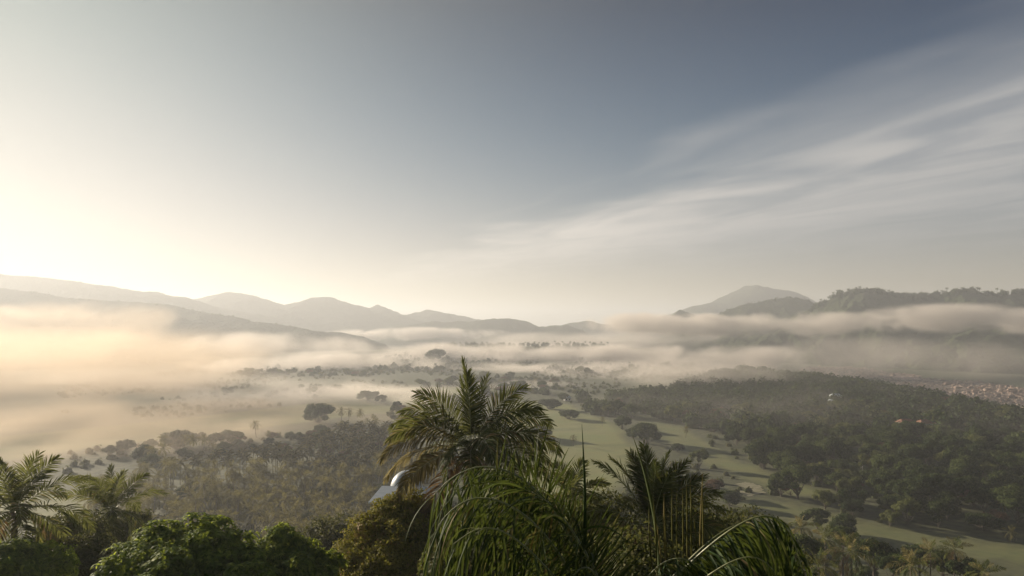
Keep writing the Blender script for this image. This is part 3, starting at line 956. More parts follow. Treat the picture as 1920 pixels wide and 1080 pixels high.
# ---- single trees that can be told apart: kind, px, py of the foot, crown scale, z stretch, label
SINGLES = [
    ('dome', 597, 793, 1.40, 0.99, "large dark dome-shaped tree alone on the misty field left of the tall palm"),
    ('palm', 640, 792, 1.0, 1, "left one of two small palms standing right beside the large dome-shaped tree in the mist"),
    ('palm', 655, 793, 1.0, 1, "right one of two small palms standing right beside the large dome-shaped tree in the mist"),
    ('round', 235, 852, .9, 1, "small faint tree farthest left in the glowing fog above the palm grove"),
    ('round', 205, 858, .7, 1, "low faint bush-like tree at the very edge of the glowing fog"),
    ('dome', 330, 842, 1.06, 0.99, "broad faint tree in the glowing fog behind the left end of the palm grove"),
    ('round', 282, 846, .7, 1.1, "narrow faint tree just left of the broad tree in the glowing fog"),
    ('dome', 430, 832, 0.95, 0.87, "broad hazy tree behind the middle of the palm grove's upper edge"),
    ('palm', 383, 852, 1.0, 1, "lone palm rising above the misty edge of the palm grove"),
    ('palm', 478, 822, 1.0, 1, "hazy palm between the broad hazy trees behind the grove"),
    ('dome', 1030, 768, 1.18, 0.74, "dark flat-topped tree on the fairway just left of the tiny white roof"),
    ('dome', 1066, 786, 0.95, 0.74, "dark flat-topped tree on the fairway just below the tiny white roof"),
    ('round', 1055, 752, .9, 1, "hazy round tree behind the two flat-topped trees of the fairway"),
    ('round', 1106, 760, .55, 1.2, "small narrow tree in mist between the flat-topped trees and the woods"),
    ('round', 1160, 780, 1.35, 1, "round tree on the left tip of the wooded strip between the fairways"),
    ('round', 1185, 785, 1.3, 1, "tall round tree second from the left tip of the wooded strip between the fairways"),
    ('round', 1166, 805, 1.15, .9, "spreading tree low on the slope behind the big dark tree between the fairways"),
    ('dome', 1212, 832, 1.06, 1.18, "big dark rounded tree between the two fairways, nearest to the camera of its clump"),
    ('round', 1186, 822, .9, .8, "low tree touching the left side of the big dark rounded tree between the fairways"),
    ('dome', 1015, 822, 0.90, 0.93, "reddish dome-shaped tree on the lawn to the right of the tall palm's crown"),
    ('round', 1032, 832, .55, 1, "low shrubby tree at the right foot of the reddish dome-shaped tree"),
    ('palm', 1075, 838, .62, 1, "small lone palm in the middle of the bright lawn"),
    ('palm', 1130, 800, .62, 1, "small lone palm at the upper end of the bright lawn"),
    ('palm', 1287, 822, .7, 1, "small palm on the right fairway above the pale tree"),
    ('round', 1270, 850, .65, .9, "dark bushy tree on the right fairway just left of the pale tree"),
    ('pale', 1310, 880, .95, 1.1, "pale green rounded tree standing on the right fairway"),
    ('dome', 972, 732, 1.18, 0.87, "dark double-domed tree rising out of the fog right of the tall palm's tip"),
    ('round', 945, 733, 1.1, .9, "dark round tree touching the tall palm's crown in the fog"),
    ('dome', 818, 678, 2.13, 0.99, "large dark tree above the fog left of the tall palm's tip"),
    ('round', 745, 770, .8, 1.1, "slim dark tree at the upper right corner of the palm grove"),
    ('dome', 690, 752, 1.23, 0.74, "dim tree on the far left field behind the grove"),
    ('dome', 1052, 672, 1.46, 0.68, "small dark flat tree lying in the fog right of the tall palm"),
    ('round', 715, 757, .9, 1, "dim tree beside the field, right of another dim tree"),
    ('slim', 1617, 905, .75, 1, "slender pale tree with a white trunk standing in the dark woods"),
    ('slim', 1716, 800, .6, 1, "slender tree with a bare white trunk near the top of the wooded spur"),
    ('red', 1655, 855, 1.0, 1, "russet tree among the green woods right of the slender white-trunked tree"),
    ('pale', 1840, 868, 1.15, .9, "bright yellow-green tree among the dark woods at the right edge"),
    ('dome', 1845, 930, 1.12, 0.68, "broad flat-topped pale tree in the woods at the lower right"),
    ('pale', 1440, 800, 1.0, 1, "pale green tree at the left front of the wooded spur"),
    ('red', 1450, 792, .9, .9, "rusty tree half way up the wooded spur"),
    ('round', 1380, 835, 1.25, 1.1, "big rounded tree at the left edge of the woods facing the fairway"),
    ('round', 1430, 880, 1.5, 1.1, "largest rounded tree at the lower left edge of the woods above the sandy patch"),
    ('round', 1480, 905, 1.3, 1.0, "broad tree just right of the largest rounded tree above the sandy patch"),
    ('red', 1340, 930, .85, 1.1, "brownish tree left of the sandy patch"),
    ('round', 1368, 948, .8, .9, "dull green tree just below left of the sandy patch"),
    ('red', 1482, 930, .7, 1, "small reddish tree right of the sandy patch"),
    ('round', 1497, 712, 1.3, 1.3, "tall dark tree on the highest point of the wooded spur"),
    ('palm', 1481, 712, 1.3, 1.2, "tall ragged palm beside the dark tree on the top of the spur"),
]
for kd, px, py, s, zs, lab in SINGLES:
    x, y = ray_ground(px, py)
    plant(kd, x, y, s, lab, zs=zs, th={'dome': .1, 'umbrella': .05, 'round': .12, 'palm': .8, 'slim': 1, 'red': .4, 'pale': .4}[kd])

WOODS = [(1085, 738), (1150, 736), (1250, 722), (1330, 700), (1400, 690), (1480, 682), (1560, 695), (1680, 722), (1790, 748), (2100, 800), (2100, 1040), (1920, 1030), (1800, 1000),
         (1690, 985), (1590, 985), (1500, 960), (1455, 905), (1400, 850), (1400, 815), (1330, 790), (1250, 772), (1180, 770), (1110, 762)]
wx, wy = scatter(WOODS, 9.8, 200, 900, 6, 3)
allw = sorted(zip(wx, wy), key=lambda p: p[1])
cnt = {}
rest = []
wr = np.random.RandomState(5)
for x, y in allw:
    q = wr.rand()
    kd = 'round' if q < .62 else 'umbrella' if q < .72 else 'pale' if q < .89 else 'palm' if q < .95 else 'red'
    if cnt.get(kd, 0) >= {'round': 160, 'umbrella': 60, 'pale': 90, 'palm': 20, 'red': 40}[kd]:
        rest.append((x, y, kd)); continue
    cnt[kd] = cnt.get(kd, 0) + 1
    s = {'round': 1.38, 'umbrella': .85, 'pale': 1.15, 'palm': .95, 'red': .9}[kd] * (wr.uniform(.5, .95) if y < 420 else wr.uniform(.6, 1.15))
    lab = PLACE_LABEL(kd, *proj(x, y, float(ground(x, y)) + 6), 'in spur woods', s / {'round': 1.38, 'umbrella': .85, 'pale': 1.15, 'palm': .95, 'red': .9}[kd])
    plant(kd, x, y, s, lab, {'round': 'rounded trees of the spur woods', 'umbrella': 'flat-topped trees of the spur woods', 'pale': 'lighter trees of the spur woods',
                             'palm': 'palms of the spur woods', 'red': 'reddish trees of the spur woods'}[kd], zs=wr.uniform(.85, 1.2), th=.5)
print("woods", cnt, "rest", len(rest))

# ---- coconut grove on the left
GROVE = [(150, 905), (250, 872), (330, 856), (420, 842), (500, 836), (560, 822), (620, 800), (650, 790), (770, 790), (780, 900), (735, 960), (650, 1010), (420, 1010), (200, 1000)]
gx_, gy_ = scatter(GROVE, 6.3, 70, 460, 9, 11, fair_max=None)
gl = sorted(zip(gx_, gy_), key=lambda p: p[1])
print("grove", len(gl))
gr = np.random.RandomState(9)
palms_left = []
np_ = 0
for x, y in gl:
    px, py = proj(x, y, float(ground(x, y)) + 9)
    if 688 < px < 800 and 885 < py and y < 225: continue          # open in front of the white-roofed building
    mixed = px > 600 and py < 860
    if gr.rand() < (.28 if mixed else .08):
        kd = 'round' if gr.rand() < .45 else 'red' if gr.rand() < .7 else 'pale'
        plant(kd, x, y, gr.uniform(.5, .8), PLACE_LABEL(kd, px, py, 'in palm grove'), 'bushy trees in the palm grove', th=.6)
        continue
    if np_ < 225:
        sg = gr.uniform(.85, 1.25)
        plant('palm', x, y, sg, PLACE_LABEL('palm', px, py, 'in grove', sg / .9 * .98), 'palms of the coconut grove', th=gr.uniform(.45, 1.0)); np_ += 1
    else:
        palms_left.append((x, y))
print("palms left", len(palms_left))


def merged(name, items, label, leafkey='woods', seed=3, nc=90):
    """many small far trees as one body of foliage"""
    r = np.random.RandomState(seed); b = MBuf()
    for (x, y, z, s, kd) in items:
        if kd == 'palm':
            for i in range(9):
                P = rotz(rachis_curve(3.2 * s, 75 - 12 * i, 80, 5), i * 2.4)
                P = P + np.array([x, y, z + 8 * s])
                V, Q = tube(P, np.array([.1, .3, .35, .25, .05]) * s, 3); b.add(V, Q)
            V, Q = tube([(x, y, z), (x, y, z + 8 * s)], .15 * s, 3); b.add(V, Q)
            continue
        n = nc
        d = norm(r.normal(size=(n, 3))); d[:, 2] = np.abs(d[:, 2])
        R = np.array([5 * s, 5 * s, 5.5 * s]) if kd != 'umbrella' else np.array([7 * s, 7 * s, 4.5 * s])
        c = np.array([x, y, z + 2.5 * s]) + d * R * r.uniform(.7, 1.05, (n, 1)) * (1 + .25 * np.sin(d[:, :1] * 6 + x) * np.cos(d[:, 1:2] * 6 + y))
        b.add(*cards(c, d + r.normal(0, .5, (n, 3)), np.full(n, 1.7 * s), r, .8))
        v, q = lump_geo(1.0, r, 7, 5, .08, tuple(R * .8)); b.add(v + np.array([x, y, z + 2.5 * s]), q)
    return tag(link(name, b.mesh(name, [M[leafkey]], smooth=False)), label, kind='stuff')


merged('distant_woods', [(x, y, float(ground(x, y)), wr.uniform(.8, 1.3), kd) for x, y, kd in rest], "mass of treetops along the far side of the spur")
if palms_left:
    merged('distant_palms', [(x, y, float(ground(x, y)), 1.0, 'palm') for x, y in palms_left], "palm tops at the far edge of the grove", 'palm_far')

# ---- the misty belt of trees and palms behind the grove
BELT = [(255, 838), (320, 818), (430, 806), (520, 806), (600, 800), (700, 778), (775, 752), (775, 805), (640, 815), (540, 838), (400, 852), (280, 862)]
bx, by_ = scatter(BELT, 13, 200, 700, 4, 19, fair_max=None)
for x, y in zip(bx, by_):
    kd = ['round', 'palm', 'round', 'red', 'palm'][gr.randint(5)]; s = gr.uniform(.5, 1.1); px, py = proj(x, y, float(ground(x, y)) + 5)
    plant(kd, x, y, s, PLACE_LABEL(kd, px, py, 'in misty belt', s), 'trees of the misty belt behind the grove', parts=False, th=.9 if kd == 'palm' else .15)


# ---- trees thinly scattered over the foggy plain; the smallest are one far body of trees
fr = np.random.RandomState(21)
PLAIN = [(360, 720), (480, 690), (700, 668), (820, 652), (1130, 648), (1350, 680), (1300, 715), (1180, 745), (1020, 735), (900, 740), (820, 790), (700, 790), (600, 735), (400, 740)]
px_, py_ = scatter(PLAIN, 27, 600, 1500, 4, 13, fair_max=.5)
far_items = []; n_ = 0
for x, y in sorted(zip(px_, py_), key=lambda p: p[1]):
    if fbm(x, y, 120, 2) < -.06: continue
    g = float(ground(x, y)); cx, cy_ = proj(x, y, g)
    kd = ['round', 'pale', 'red', 'palm', 'round'][fr.randint(5)]; s = fr.uniform(.5, 1.25)
    for j in range(fr.randint(1, 5)):          # each one stands in a clump of lesser ones
        ax, ay = x + fr.uniform(-14, 14), y + fr.uniform(-14, 14)
        far_items.append((ax, ay, float(ground(ax, ay)) - .8, s * fr.uniform(.35, .8), 'round'))
    if n_ < 70:
        plant(kd, x, y, s, PLACE_LABEL(kd, cx, cy_, 'in plain fog', s), 'trees in the fog of the plain', parts=False, th=.2); n_ += 1
    else: far_items.append((x, y, g, s * .8, kd))
for i in range(120):            # a broken row cutting through the top of the fog on the knoll
    px = np.clip(fr.normal([870, 905, 950, 1010, 1090][fr.randint(5)], 26), 780, 1180)
    y = 1285 + fr.uniform(-30, 25); x = (px - 960) / F * y
    far_items.append((x, y, float(ground(x, y)), fr.uniform(.45, 1.0), ['round', 'palm', 'round'][fr.randint(3)]))


def crest_items(key, p0, p1, n, smin, smax, seed):
    X, Y, Z, c = HILL_TOPS[key]; r = np.random.RandomState(seed)
    PX = 960 + F * X[:, c] / Y[:, c]
    ok = np.where((PX > p0) & (PX < p1))[0]
    for i in range(n):
        a = ok[r.randint(len(ok))]; b = c + r.randint(-5, 3)
        far_items.append((X[a, b], Y[a, b], Z[a, b] - 2.0, r.uniform(smin, smax), 'palm' if r.rand() < .35 else 'round'))


crest_items('right_ridge', 1520, 2050, 360, .6, 1.5, 31)
crest_items('mid_right', 1330, 1550, 90, .4, .8, 32)
crest_items('left_low', -300, 700, 160, .5, .9, 33)
crest_items('left_slope', 0, 760, 45, .4, .8, 34)
sc_ = np.random.RandomState(61); XS, YS = np.meshgrid(np.arange(-420, 420, 8.0), np.arange(215, 1100, 8.0))
XS = (XS + sc_.uniform(-4, 4, XS.shape)).ravel(); YS = (YS + sc_.uniform(-4, 4, YS.shape)).ravel()
ok_ = (fairway(XS, YS) < .12) & (fbm(XS, YS, 70, 3) > -.02) & (np.abs(XS / YS) < .62) & (sc_.rand(len(XS)) < .75)
merged('scrub', [(x, y, float(ground(x, y)) - .8 * 2.5 * s, s, 'round') for x, y, s in zip(XS[ok_], YS[ok_], sc_.uniform(.14, .5, ok_.sum()) ** 1.0)],
       "low scrub and hedges between the clearings of the valley floor", 'brush', 8, 26)
print("scrub", ok_.sum())
merged('distant_trees', far_items, "tiny far trees on the knoll and along the skyline of the ridges")


# ---------------------------------------------------------------- foreground palms
def P3(px, py, d): return at(px, py, d)


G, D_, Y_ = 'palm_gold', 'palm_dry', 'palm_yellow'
# azimuth 0 = to the right of the view, 90 = away, 180 = left, 270 = towards the viewer
main_specs = [
    (100, 87, 10, 3.75, .20), (265, 84, 16, 3.4, .25), (60, 80, 26, 3.2, .35), (130, 79, 30, 3.1, .4),
    (18, 68, 52, 3.6, .5), (-12, 60, 74, 3.7, .6), (8, 48, 80, 3.9, .7), (30, 52, 70, 3.7, .7),
    (-4, 30, 78, 4.1, .95), (-25, 12, 72, 4.0, 1.0), (-40, -8, 60, 3.9, 1.0), (20, 14, 70, 3.9, 1.0),
    (168, 69, 62, 3.5, .5), (186, 60, 80, 3.6, .7), (176, 50, 84, 3.8, .7), (198, 44, 86, 3.9, .8),
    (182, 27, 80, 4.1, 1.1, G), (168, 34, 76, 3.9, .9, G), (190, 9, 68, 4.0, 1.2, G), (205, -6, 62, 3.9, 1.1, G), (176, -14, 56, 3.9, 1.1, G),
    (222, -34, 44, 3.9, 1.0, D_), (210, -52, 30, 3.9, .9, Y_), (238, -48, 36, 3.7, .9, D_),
    (285, 36, 84, 3.6, .7), (250, 22, 80, 3.7, .9), (310, 8, 74, 3.8, 1.0), (330, 40, 84, 3.8, .8), (270, 5, 76, 3.6, 1.0),
    (70, 30, 76, 3.8, .9), (110, 24, 74, 3.8, .9), (140, 6, 64, 3.8, 1.0), (45, 0, 62, 3.8, 1.0), (-60, -30, 46, 3.7, 1.0, D_), (275, -40, 38, 3.6, 1.0, D_)]
coconut_palm("coconut_palm", P3(884, 838, 32), 11.5, main_specs, "tall coconut palm rising in the centre foreground against the fog", seed=3,
             nleaf=74, llen=0.98, wid=0.050, lean=(-.8, 0), coconuts=7, segs=4)

r_ = np.random.RandomState(71)
coconut_palm("coconut_palm", P3(28, 958, 36), 9, crown_specs(r_, 26, 3.9, gold=.04), "coconut palm cut by the left edge of the picture", seed=11, nleaf=54, llen=.95, wid=.06, segs=3, coconuts=5)
r_ = np.random.RandomState(72)
coconut_palm("coconut_palm", P3(208, 958, 50), 9, crown_specs(r_, 24, 3.9, low=-40, gold=.04), "coconut palm standing just above the leafy green tree at left", seed=12, nleaf=50, llen=.95, wid=.065, segs=3, coconuts=4)
r_ = np.random.RandomState(73)
coconut_palm("coconut_palm", P3(1072, 935, 44), 9, crown_specs(r_, 22, 3.2, low=-45), "small bushy palm behind the tall thin upright spear leaf", seed=13, nleaf=46, llen=.9, wid=.07, segs=3)
# the palm to the right of the spear: stiff fan above, drooping brown-green fronds to the left
p4 = [(80, 82, 26, 3.2, .35), (15, 74, 36, 3.0, .4), (45, 66, 44, 3.0, .45), (100, 70, 40, 3.1, .45), (290, 74, 34, 2.9, .4), (340, 66, 46, 3.0, .5), (0, 52, 60, 3.1, .6), (140, 72, 36, 3.1, .45), (95, 84, 22, 3.3, .3), (60, 76, 30, 3.1, .35), (30, 70, 40, 3.0, .4), (110, 78, 30, 3.1, .3), (265, 80, 24, 2.9, .3), (20, 58, 50, 3.0, .5), (75, 66, 45, 3.1, .4),
      (150, 62, 45, 3.5, .6), (165, 42, 58, 3.6, .7), (180, 30, 60, 3.5, .8), (188, 12, 62, 3.4, .9, G), (200, -8, 55, 3.4, 1.0, D_), (215, -30, 40, 3.2, 1.0, D_), (5, 40, 70, 3.2, .7),
      (-10, 20, 70, 3.2, .8), (-20, 0, 65, 3.2, 1.0), (20, 15, 70, 3.2, .9), (240, -20, 50, 3.2, 1.0, D_), (280, 20, 75, 3.0, .8), (310, 0, 65, 3.0, 1.0), (100, 30, 70, 3.2, .8), (130, 5, 65, 3.2, .9)]
coconut_palm("coconut_palm", P3(1222, 985, 26), 8, p4, "dark palm with a stiff fan of upright fronds right of the spear leaf", seed=14, scale=.86, nleaf=80, llen=.82, wid=.036, lean=(.4, 0), segs=4)

# ---- the palm just below the viewer: long ribbon leaflets hanging from arching ribs
M['ribbon_pale'] = leaf_mat("pale_ribbon_leaf", [(0.0, (0.10, 0.11, 0.03)), (0.6, (0.17, 0.16, 0.05)), (1.0, (0.30, 0.24, 0.10))], 0.3, (0.4, 0.35, 0.1), 0.5, 0.3)
near = bpy.data.objects.new("ribbon_palm", None); COL.objects.link(near)
NB = P3(1150, 1230, 9.0); near.location = NB
tag(near, "nearest palm with long ribbon leaflets hanging across the bottom of the picture", 'palm tree')
nr_ = np.random.RandomState(80)


def near_frond(pts, nleaf, llen, wid, hang, spread=(70, 30), start=.12, rad=.030, lift=.1, mk='ribbon', jit=.14, lfun=None, up=None, broken=.04):
    lvar = .15
    if hang > 1.5: spread, lift, nleaf, llen, jit, wid, lvar = (80, 45), -.8, int(nleaf * 1.0), llen * 1.25, .34, wid * .8, .5
    P = resample([np.array(P3(*p)) - np.array(NB) for p in pts], 36)
    b = MBuf()
    frond_geo(b, P, nr_, nleaf, llen, wid, hang, start, rad, 6, spread, lift, jitter=jit, lfun=lfun, side_up=up, broken=broken, fold=True, lvar=lvar)
    return link("frond", b.mesh("frond", [M[mk], M['rib']]), None, near)


flat = lambda q: 0.75 + .25 * np.sin(np.pi * np.clip(q, 0, 1))
# left-hand fronds, arching up and over; curtains of leaflets
near_frond([(1150, 1230, 9), (1080, 1020, 9.2), (1000, 905, 9.4), (915, 868, 9.6), (850, 890, 9.8), (812, 930, 9.9)], 66, 1.15, .034, 2.0, lfun=flat)
near_frond([(1150, 1230, 9), (1060, 1050, 8.6), (985, 960, 8.4), (900, 925, 8.3), (835, 960, 8.3), (800, 1030, 8.3)], 62, 1.10, .036, 2.1, lfun=flat)
near_frond([(1150, 1230, 9), (1050, 1090, 8.1), (960, 1000, 7.8), (900, 985, 7.6), (850, 1020, 7.6)], 56, 1.05, .036, 2.2, lfun=flat)
near_frond([(1150, 1230, 9), (1090, 1060, 9.6), (1030, 950, 10), (960, 880, 10.5), (900, 880, 11)], 60, 1.15, .036, 1.9, lfun=flat)
# ribbons standing up out of the left clump
near_frond([(1150, 1230, 9), (1060, 1080, 9.5), (990, 1000, 9.7), (940, 950, 9.8), (925, 925, 9.8)], 26, 1.15, .026, .12, (62, 30), lift=1.6, lfun=flat, jit=.12)
near_frond([(1150, 1230, 9), (1070, 1090, 9.2), (1010, 1020, 9.2), (970, 970, 9.2)], 26, 1.0, .026, .1, (62, 40), lift=1.7, lfun=flat, jit=.16)
near_frond([(1150, 1230, 9), (1090, 1100, 9.8), (1040, 1010, 10), (1010, 940, 10.2), (1000, 905, 10.2)], 30, 1.1, .028, .15, (55, 25), lift=.8, lfun=flat, jit=.2)
near_frond([(1150, 1230, 9), (1050, 1120, 8.8), (960, 1040, 8.8), (890, 990, 8.8)], 26, 1.05, .028, .3, (50, 30), lift=1.4, lfun=flat, jit=.22)
near_frond([(1150, 1230, 9), (1120, 1120, 9.4), (1085, 1050, 9.4), (1060, 1000, 9.4)], 26, .95, .028, .2, (55, 30), lift=1.2, lfun=flat, jit=.22)
# right-hand frond: rib runs up to the right, then the tip bows down
near_frond([(1150, 1230, 9), (1140, 1120, 8.8), (1080, 1000, 8.8), (1020, 930, 8.8), (970, 915, 8.8)], 40, 1.0, .03, 1.2, lfun=flat, jit=.3)
near_frond([(1150, 1230, 9), (1230, 1120, 8.4), (1320, 1030, 8.0), (1395, 975, 7.8), (1448, 962, 7.7), (1485, 1000, 7.6), (1505, 1075, 7.5)], 66, 1.0, .040, 2.1, lfun=flat)
near_frond([(1150, 1230, 9), (1220, 1130, 8.8), (1290, 1050, 8.7), (1360, 990, 8.6), (1410, 975, 8.6), (1450, 1000, 8.6)], 60, .95, .038, 2.0, lfun=flat)
near_frond([(1150, 1230, 9), (1240, 1150, 7.8), (1310, 1090, 7.5), (1390, 1040, 7.3), (1440, 1050, 7.2), (1465, 1100, 7.2)], 56, .95, .038, 2.2, lfun=flat)
near_frond([(1150, 1230, 9), (1190, 1120, 8.2), (1230, 1060, 7.9), (1280, 1040, 7.7), (1330, 1080, 7.6)], 50, .9, .036, 2.0, lfun=flat)
near_frond([(1150, 1230, 9), (1130, 1120, 8.4), (1115, 1070, 8.1), (1090, 1060, 7.9), (1060, 1100, 7.8)], 46, .8, .034, 1.9, lfun=flat)
# thin pale leaflets standing in a row like a comb
b = MBuf(); base_ = resample([np.array(P3(*q)) - np.array(NB) for q in [(1150, 1230, 9), (1200, 1120, 9), (1260, 1080, 9), (1310, 1060, 9), (1358, 1060, 9)]], 30)
b.add(*tube(base_, np.linspace(.022, .006, 30), 5), 1)
for x0, y0, x1, y1 in [(1222, 1060, 1217, 942), (1232, 1070, 1224, 928), (1248, 1060, 1245, 925), (1252, 1075, 1246, 955), (1262, 1050, 1260, 915), (1270, 1070, 1269, 914), (1281, 1060, 1280, 915),
                       (1288, 1070, 1287, 900), (1294, 1050, 1294, 900), (1299, 1070, 1296, 930), (1312, 1060, 1318, 885), (1318, 1070, 1316, 890), (1310, 1080, 1300, 960), (1240, 1085, 1231, 980)]:
    dd_ = 9 + nr_.uniform(-.25, .25)
    P = resample([np.array(P3(x0, y0, dd_)) - np.array(NB), np.array(P3((x0 + x1) / 2 + nr_.uniform(-3, 3), (y0 + y1) / 2, dd_)) - np.array(NB), np.array(P3(x1, y1, dd_ + .1)) - np.array(NB)], 8)
    b.add(*tube(P, np.interp(np.linspace(0, 1, 8), [0, .3, .8, 1], [.006, .010, .007, .001]), 4))
link("frond", b.mesh("frond", [M['ribbon_pale'], M['rib']]), None, near)
# tall spear: the unopened leaf
sp = np.array([list(P3(1096, 1230, 9) - NB), list(P3(1095, 1080, 9) - NB), list(P3(1098, 940, 9) - NB), list(P3(1094, 850, 9) - NB), list(P3(1091, 795, 9) - NB)])
sp = resample(sp, 30)
b = MBuf(); b.add(*tube(sp, np.interp(np.linspace(0, 1, 30), [0, .4, .8, 1], [.034, .030, .014, .002]), 7))
link("spear_leaf", b.mesh("spear_leaf", [M['ribbon']]), None, near)
b = MBuf(); sp2 = resample([np.array(P3(*q)) - np.array(NB) for q in [(1240, 1120, 12), (1232, 990, 13), (1214, 905, 13.5), (1198, 850, 14), (1186, 816, 14)]], 24)
b.add(*tube(sp2, np.interp(np.linspace(0, 1, 24), [0, .5, .8, 1], [.03, .034, .022, .003]), 7))
link("spear_leaf", b.mesh("spear_leaf", [M['palm']]), None, near)
b = MBuf(); b.add(*tube([(0, 0, -5), (0, 0, -2), (0, 0, .1)], [.2, .16, .14], 12)); link("trunk", b.mesh("trunk", [M['palm_bark']]), None, near)


# ---------------------------------------------------------------- leafy trees below the viewer
def rosette_crown(C, r, n, lsize, per=9, droop=.6, flat=.85, aspect=.3, bias=(0, -.35, .55)):
    """leaves in drooping rosettes at the ends of twigs, over the outside of sub-crowns C (x, y, z, radius)"""
    C = np.asarray(C, float); w = C[:, 3] ** 2; pick = r.choice(len(C), n, p=w / w.sum())
    d = norm(r.normal(size=(n, 3)) + np.array(bias))
    bl = np.sin(d[:, 0] * 7 + pick * 2.) * np.cos(d[:, 1] * 7 + pick) + np.sin(d[:, 2] * 9 + pick * 1.3) * .6
    ok = bl > -.35; d, pick, bl = d[ok], pick[ok], bl[ok]; n = len(d)
    bumps = 1 + .13 * bl
    c = C[pick, :3] + d * (C[pick, 3] * r.uniform(.70, 1.14, n) * bumps)[:, None] * np.array([1, 1, flat])
    k = n * per
    lsz = np.repeat(r.uniform(.6, 1.3, n), per); base = np.repeat(c, per, 0); ax = norm(np.repeat(d, per, 0) * .7 + np.array([0, 0, .8]))
    t = norm(np.cross(ax, norm(r.normal(size=(k, 3)))))
    el = r.uniform(.0, 1.0, k)[:, None]
    d0 = norm(t + ax * el); L = lsize * (lsz * r.uniform(.75, 1.2, k))[:, None]
    side = norm(np.cross(d0, ax)); W = L * aspect / 2
    p1 = base + d0 * L * .35; d1 = norm(d0 + np.array([0, 0, -droop])); p2 = p1 + d1 * L * .35; d2 = norm(d1 + np.array([0, 0, -droop])); p3 = p2 + d2 * L * .3
    V = np.stack([base - side * W * .2, base + side * W * .2, p1 - side * W, p1 + side * W, p2 - side * W * .8, p2 + side * W * .8, p3 - side * W * .06, p3 + side * W * .06], 1)
    o = (np.arange(k) * 8)[:, None]
    Q = np.stack([o + [[0, 1, 3, 2]], o + [[2, 3, 5, 4]], o + [[4, 5, 7, 6]]], 1).reshape(-1, 4)
    return V.reshape(-1, 3), Q


def leafy_tree(name, blobs, d0, leaf, n, lsize, label, seed, kind='rosette', trunk_h=6, per=10, aspect=.26, flat=.85, cat='tree', droop=.6, core=.86):
    """blobs: (px, py, depth, radius) of the sub-crowns"""
    r = np.random.RandomState(seed)
    C = np.array([[*P3(px, py, d), rad] for px, py, d, rad in blobs])
    org = np.array([C[:, 0].mean(), C[:, 1].mean(), C[:, 2].min() - trunk_h])
    org[2] = float(ground(org[0], org[1])) - .3
    C[:, :3] -= org
    root = bpy.data.objects.new(name, None); COL.objects.link(root); root.location = org
    tag(root, label, cat)
    b = MBuf()
    if kind == 'rosette':
        b.add(*rosette_crown(C, r, n, lsize, per, droop, flat, aspect))
    else:
        w = C[:, 3] ** 2; pick = r.choice(len(C), n, p=w / w.sum())
        d = norm(r.normal(size=(n, 3)) + np.array([0, -.25, .5]))
        bumps = 1 + .13 * np.sin(d[:, 0] * 8 + pick) * np.cos(d[:, 1] * 7 + pick) + .10 * np.sin(d[:, 2] * 13 + pick * 3)
        c = C[pick, :3] + d * (C[pick, 3] * r.uniform(.82, 1.07, n) * bumps)[:, None] * np.array([1, 1, flat])
        b.add(*cards(c, d + r.normal(0, .7, (n, 3)) + np.array([0, 0, .4]), np.full(n, lsize), r, .55, .3))
    for x, y, z, rr in C:
        v, q = lump_geo(rr * core * (.60 if kind == 'rosette' else .80), r, 14, 10, .05, (1, 1, flat)); b.add(v + np.array([x, y, z]), q)
    link("crown", b.mesh("crown", [M[leaf]], smooth=False), None, root)
    t = MBuf(); top = C[:, 2].mean()
    cen = np.array([0, 0, 0.0])
    t.add(*tube(resample([(0, 0, 0), (.15, 0, top * .35), (0, .1, top * .75)], 8), np.linspace(.28, .14, 8), 8))
    for x, y, z, rr in C[::2]:
        t.add(*tube(resample([(0, .05, top * .4), (x * .5, y * .5, (z + top * .35) * .5), (x, y, z)], 7), np.linspace(.14, .03, 7), 5))
    link("trunk", t.mesh("trunk", [M['bark']]), None, root)
    return root


# the bright green tree of the lower left: sub-crowns stepping up from both ends
leafy_tree("broadleaf_tree", [(250, 1062, 25, .85), (300, 1020, 25.5, .8), (355, 1010, 26, .85), (395, 1000, 26.5, .7), (440, 1030, 26, .75), (330, 1075, 24, 1.0), (400, 1070, 24.5, 1.0),
                              (460, 1060, 25, .8), (215, 1085, 24, .7), (480, 1050, 26.5, .6), (380, 1040, 25, .9), (290, 1055, 24.5, .8), (450, 1110, 23.5, 1.0), (300, 1130, 23, 1.1)],
           26, 'mango', 2000, .30, "bright green leafy tree with drooping leaf tufts, left of centre at the bottom", 21)
leafy_tree("broadleaf_tree", [(530, 1025, 27, .75), (560, 1045, 27, .75), (590, 1058, 27, .6), (510, 1070, 26, .8), (560, 1090, 25.5, .9), (620, 1052, 27.5, .38), (605, 1085, 26.5, .55)],
           27, 'mango', 1100, .30, "smaller bright green tree adjoining the yellowish tree on its left", 22)
leafy_tree("broadleaf_tree", [(20, 1055, 30, .9), (55, 1045, 31, .7), (-20, 1050, 30, .9), (10, 1085, 29, 1.0), (60, 1085, 30, .8)], 30, 'mango', 1000, .30,
           "dark green leafy tree in the bottom left corner under the palm", 23)
# yellow-olive tree under the tall palm
leafy_tree("broadleaf_tree", [(735, 968, 31, 1.0), (775, 952, 31.5, .85), (695, 1000, 30.5, 1.0), (655, 1050, 30, .9), (760, 1010, 30, 1.2), (820, 985, 31, 1.0), (680, 1055, 29.5, 1.0), (740, 1060, 29, 1.2),
                              (810, 1050, 29.5, 1.2), (650, 1085, 29, .8), (860, 1020, 31, .9), (700, 1100, 28.5, 1.2), (790, 1100, 28.5, 1.2), (870, 1080, 30, 1.1)],
           30, 'olive', 29000, .115, "yellow olive tree with tiny leaves under the tall palm", 24, kind='cards', flat=.9)
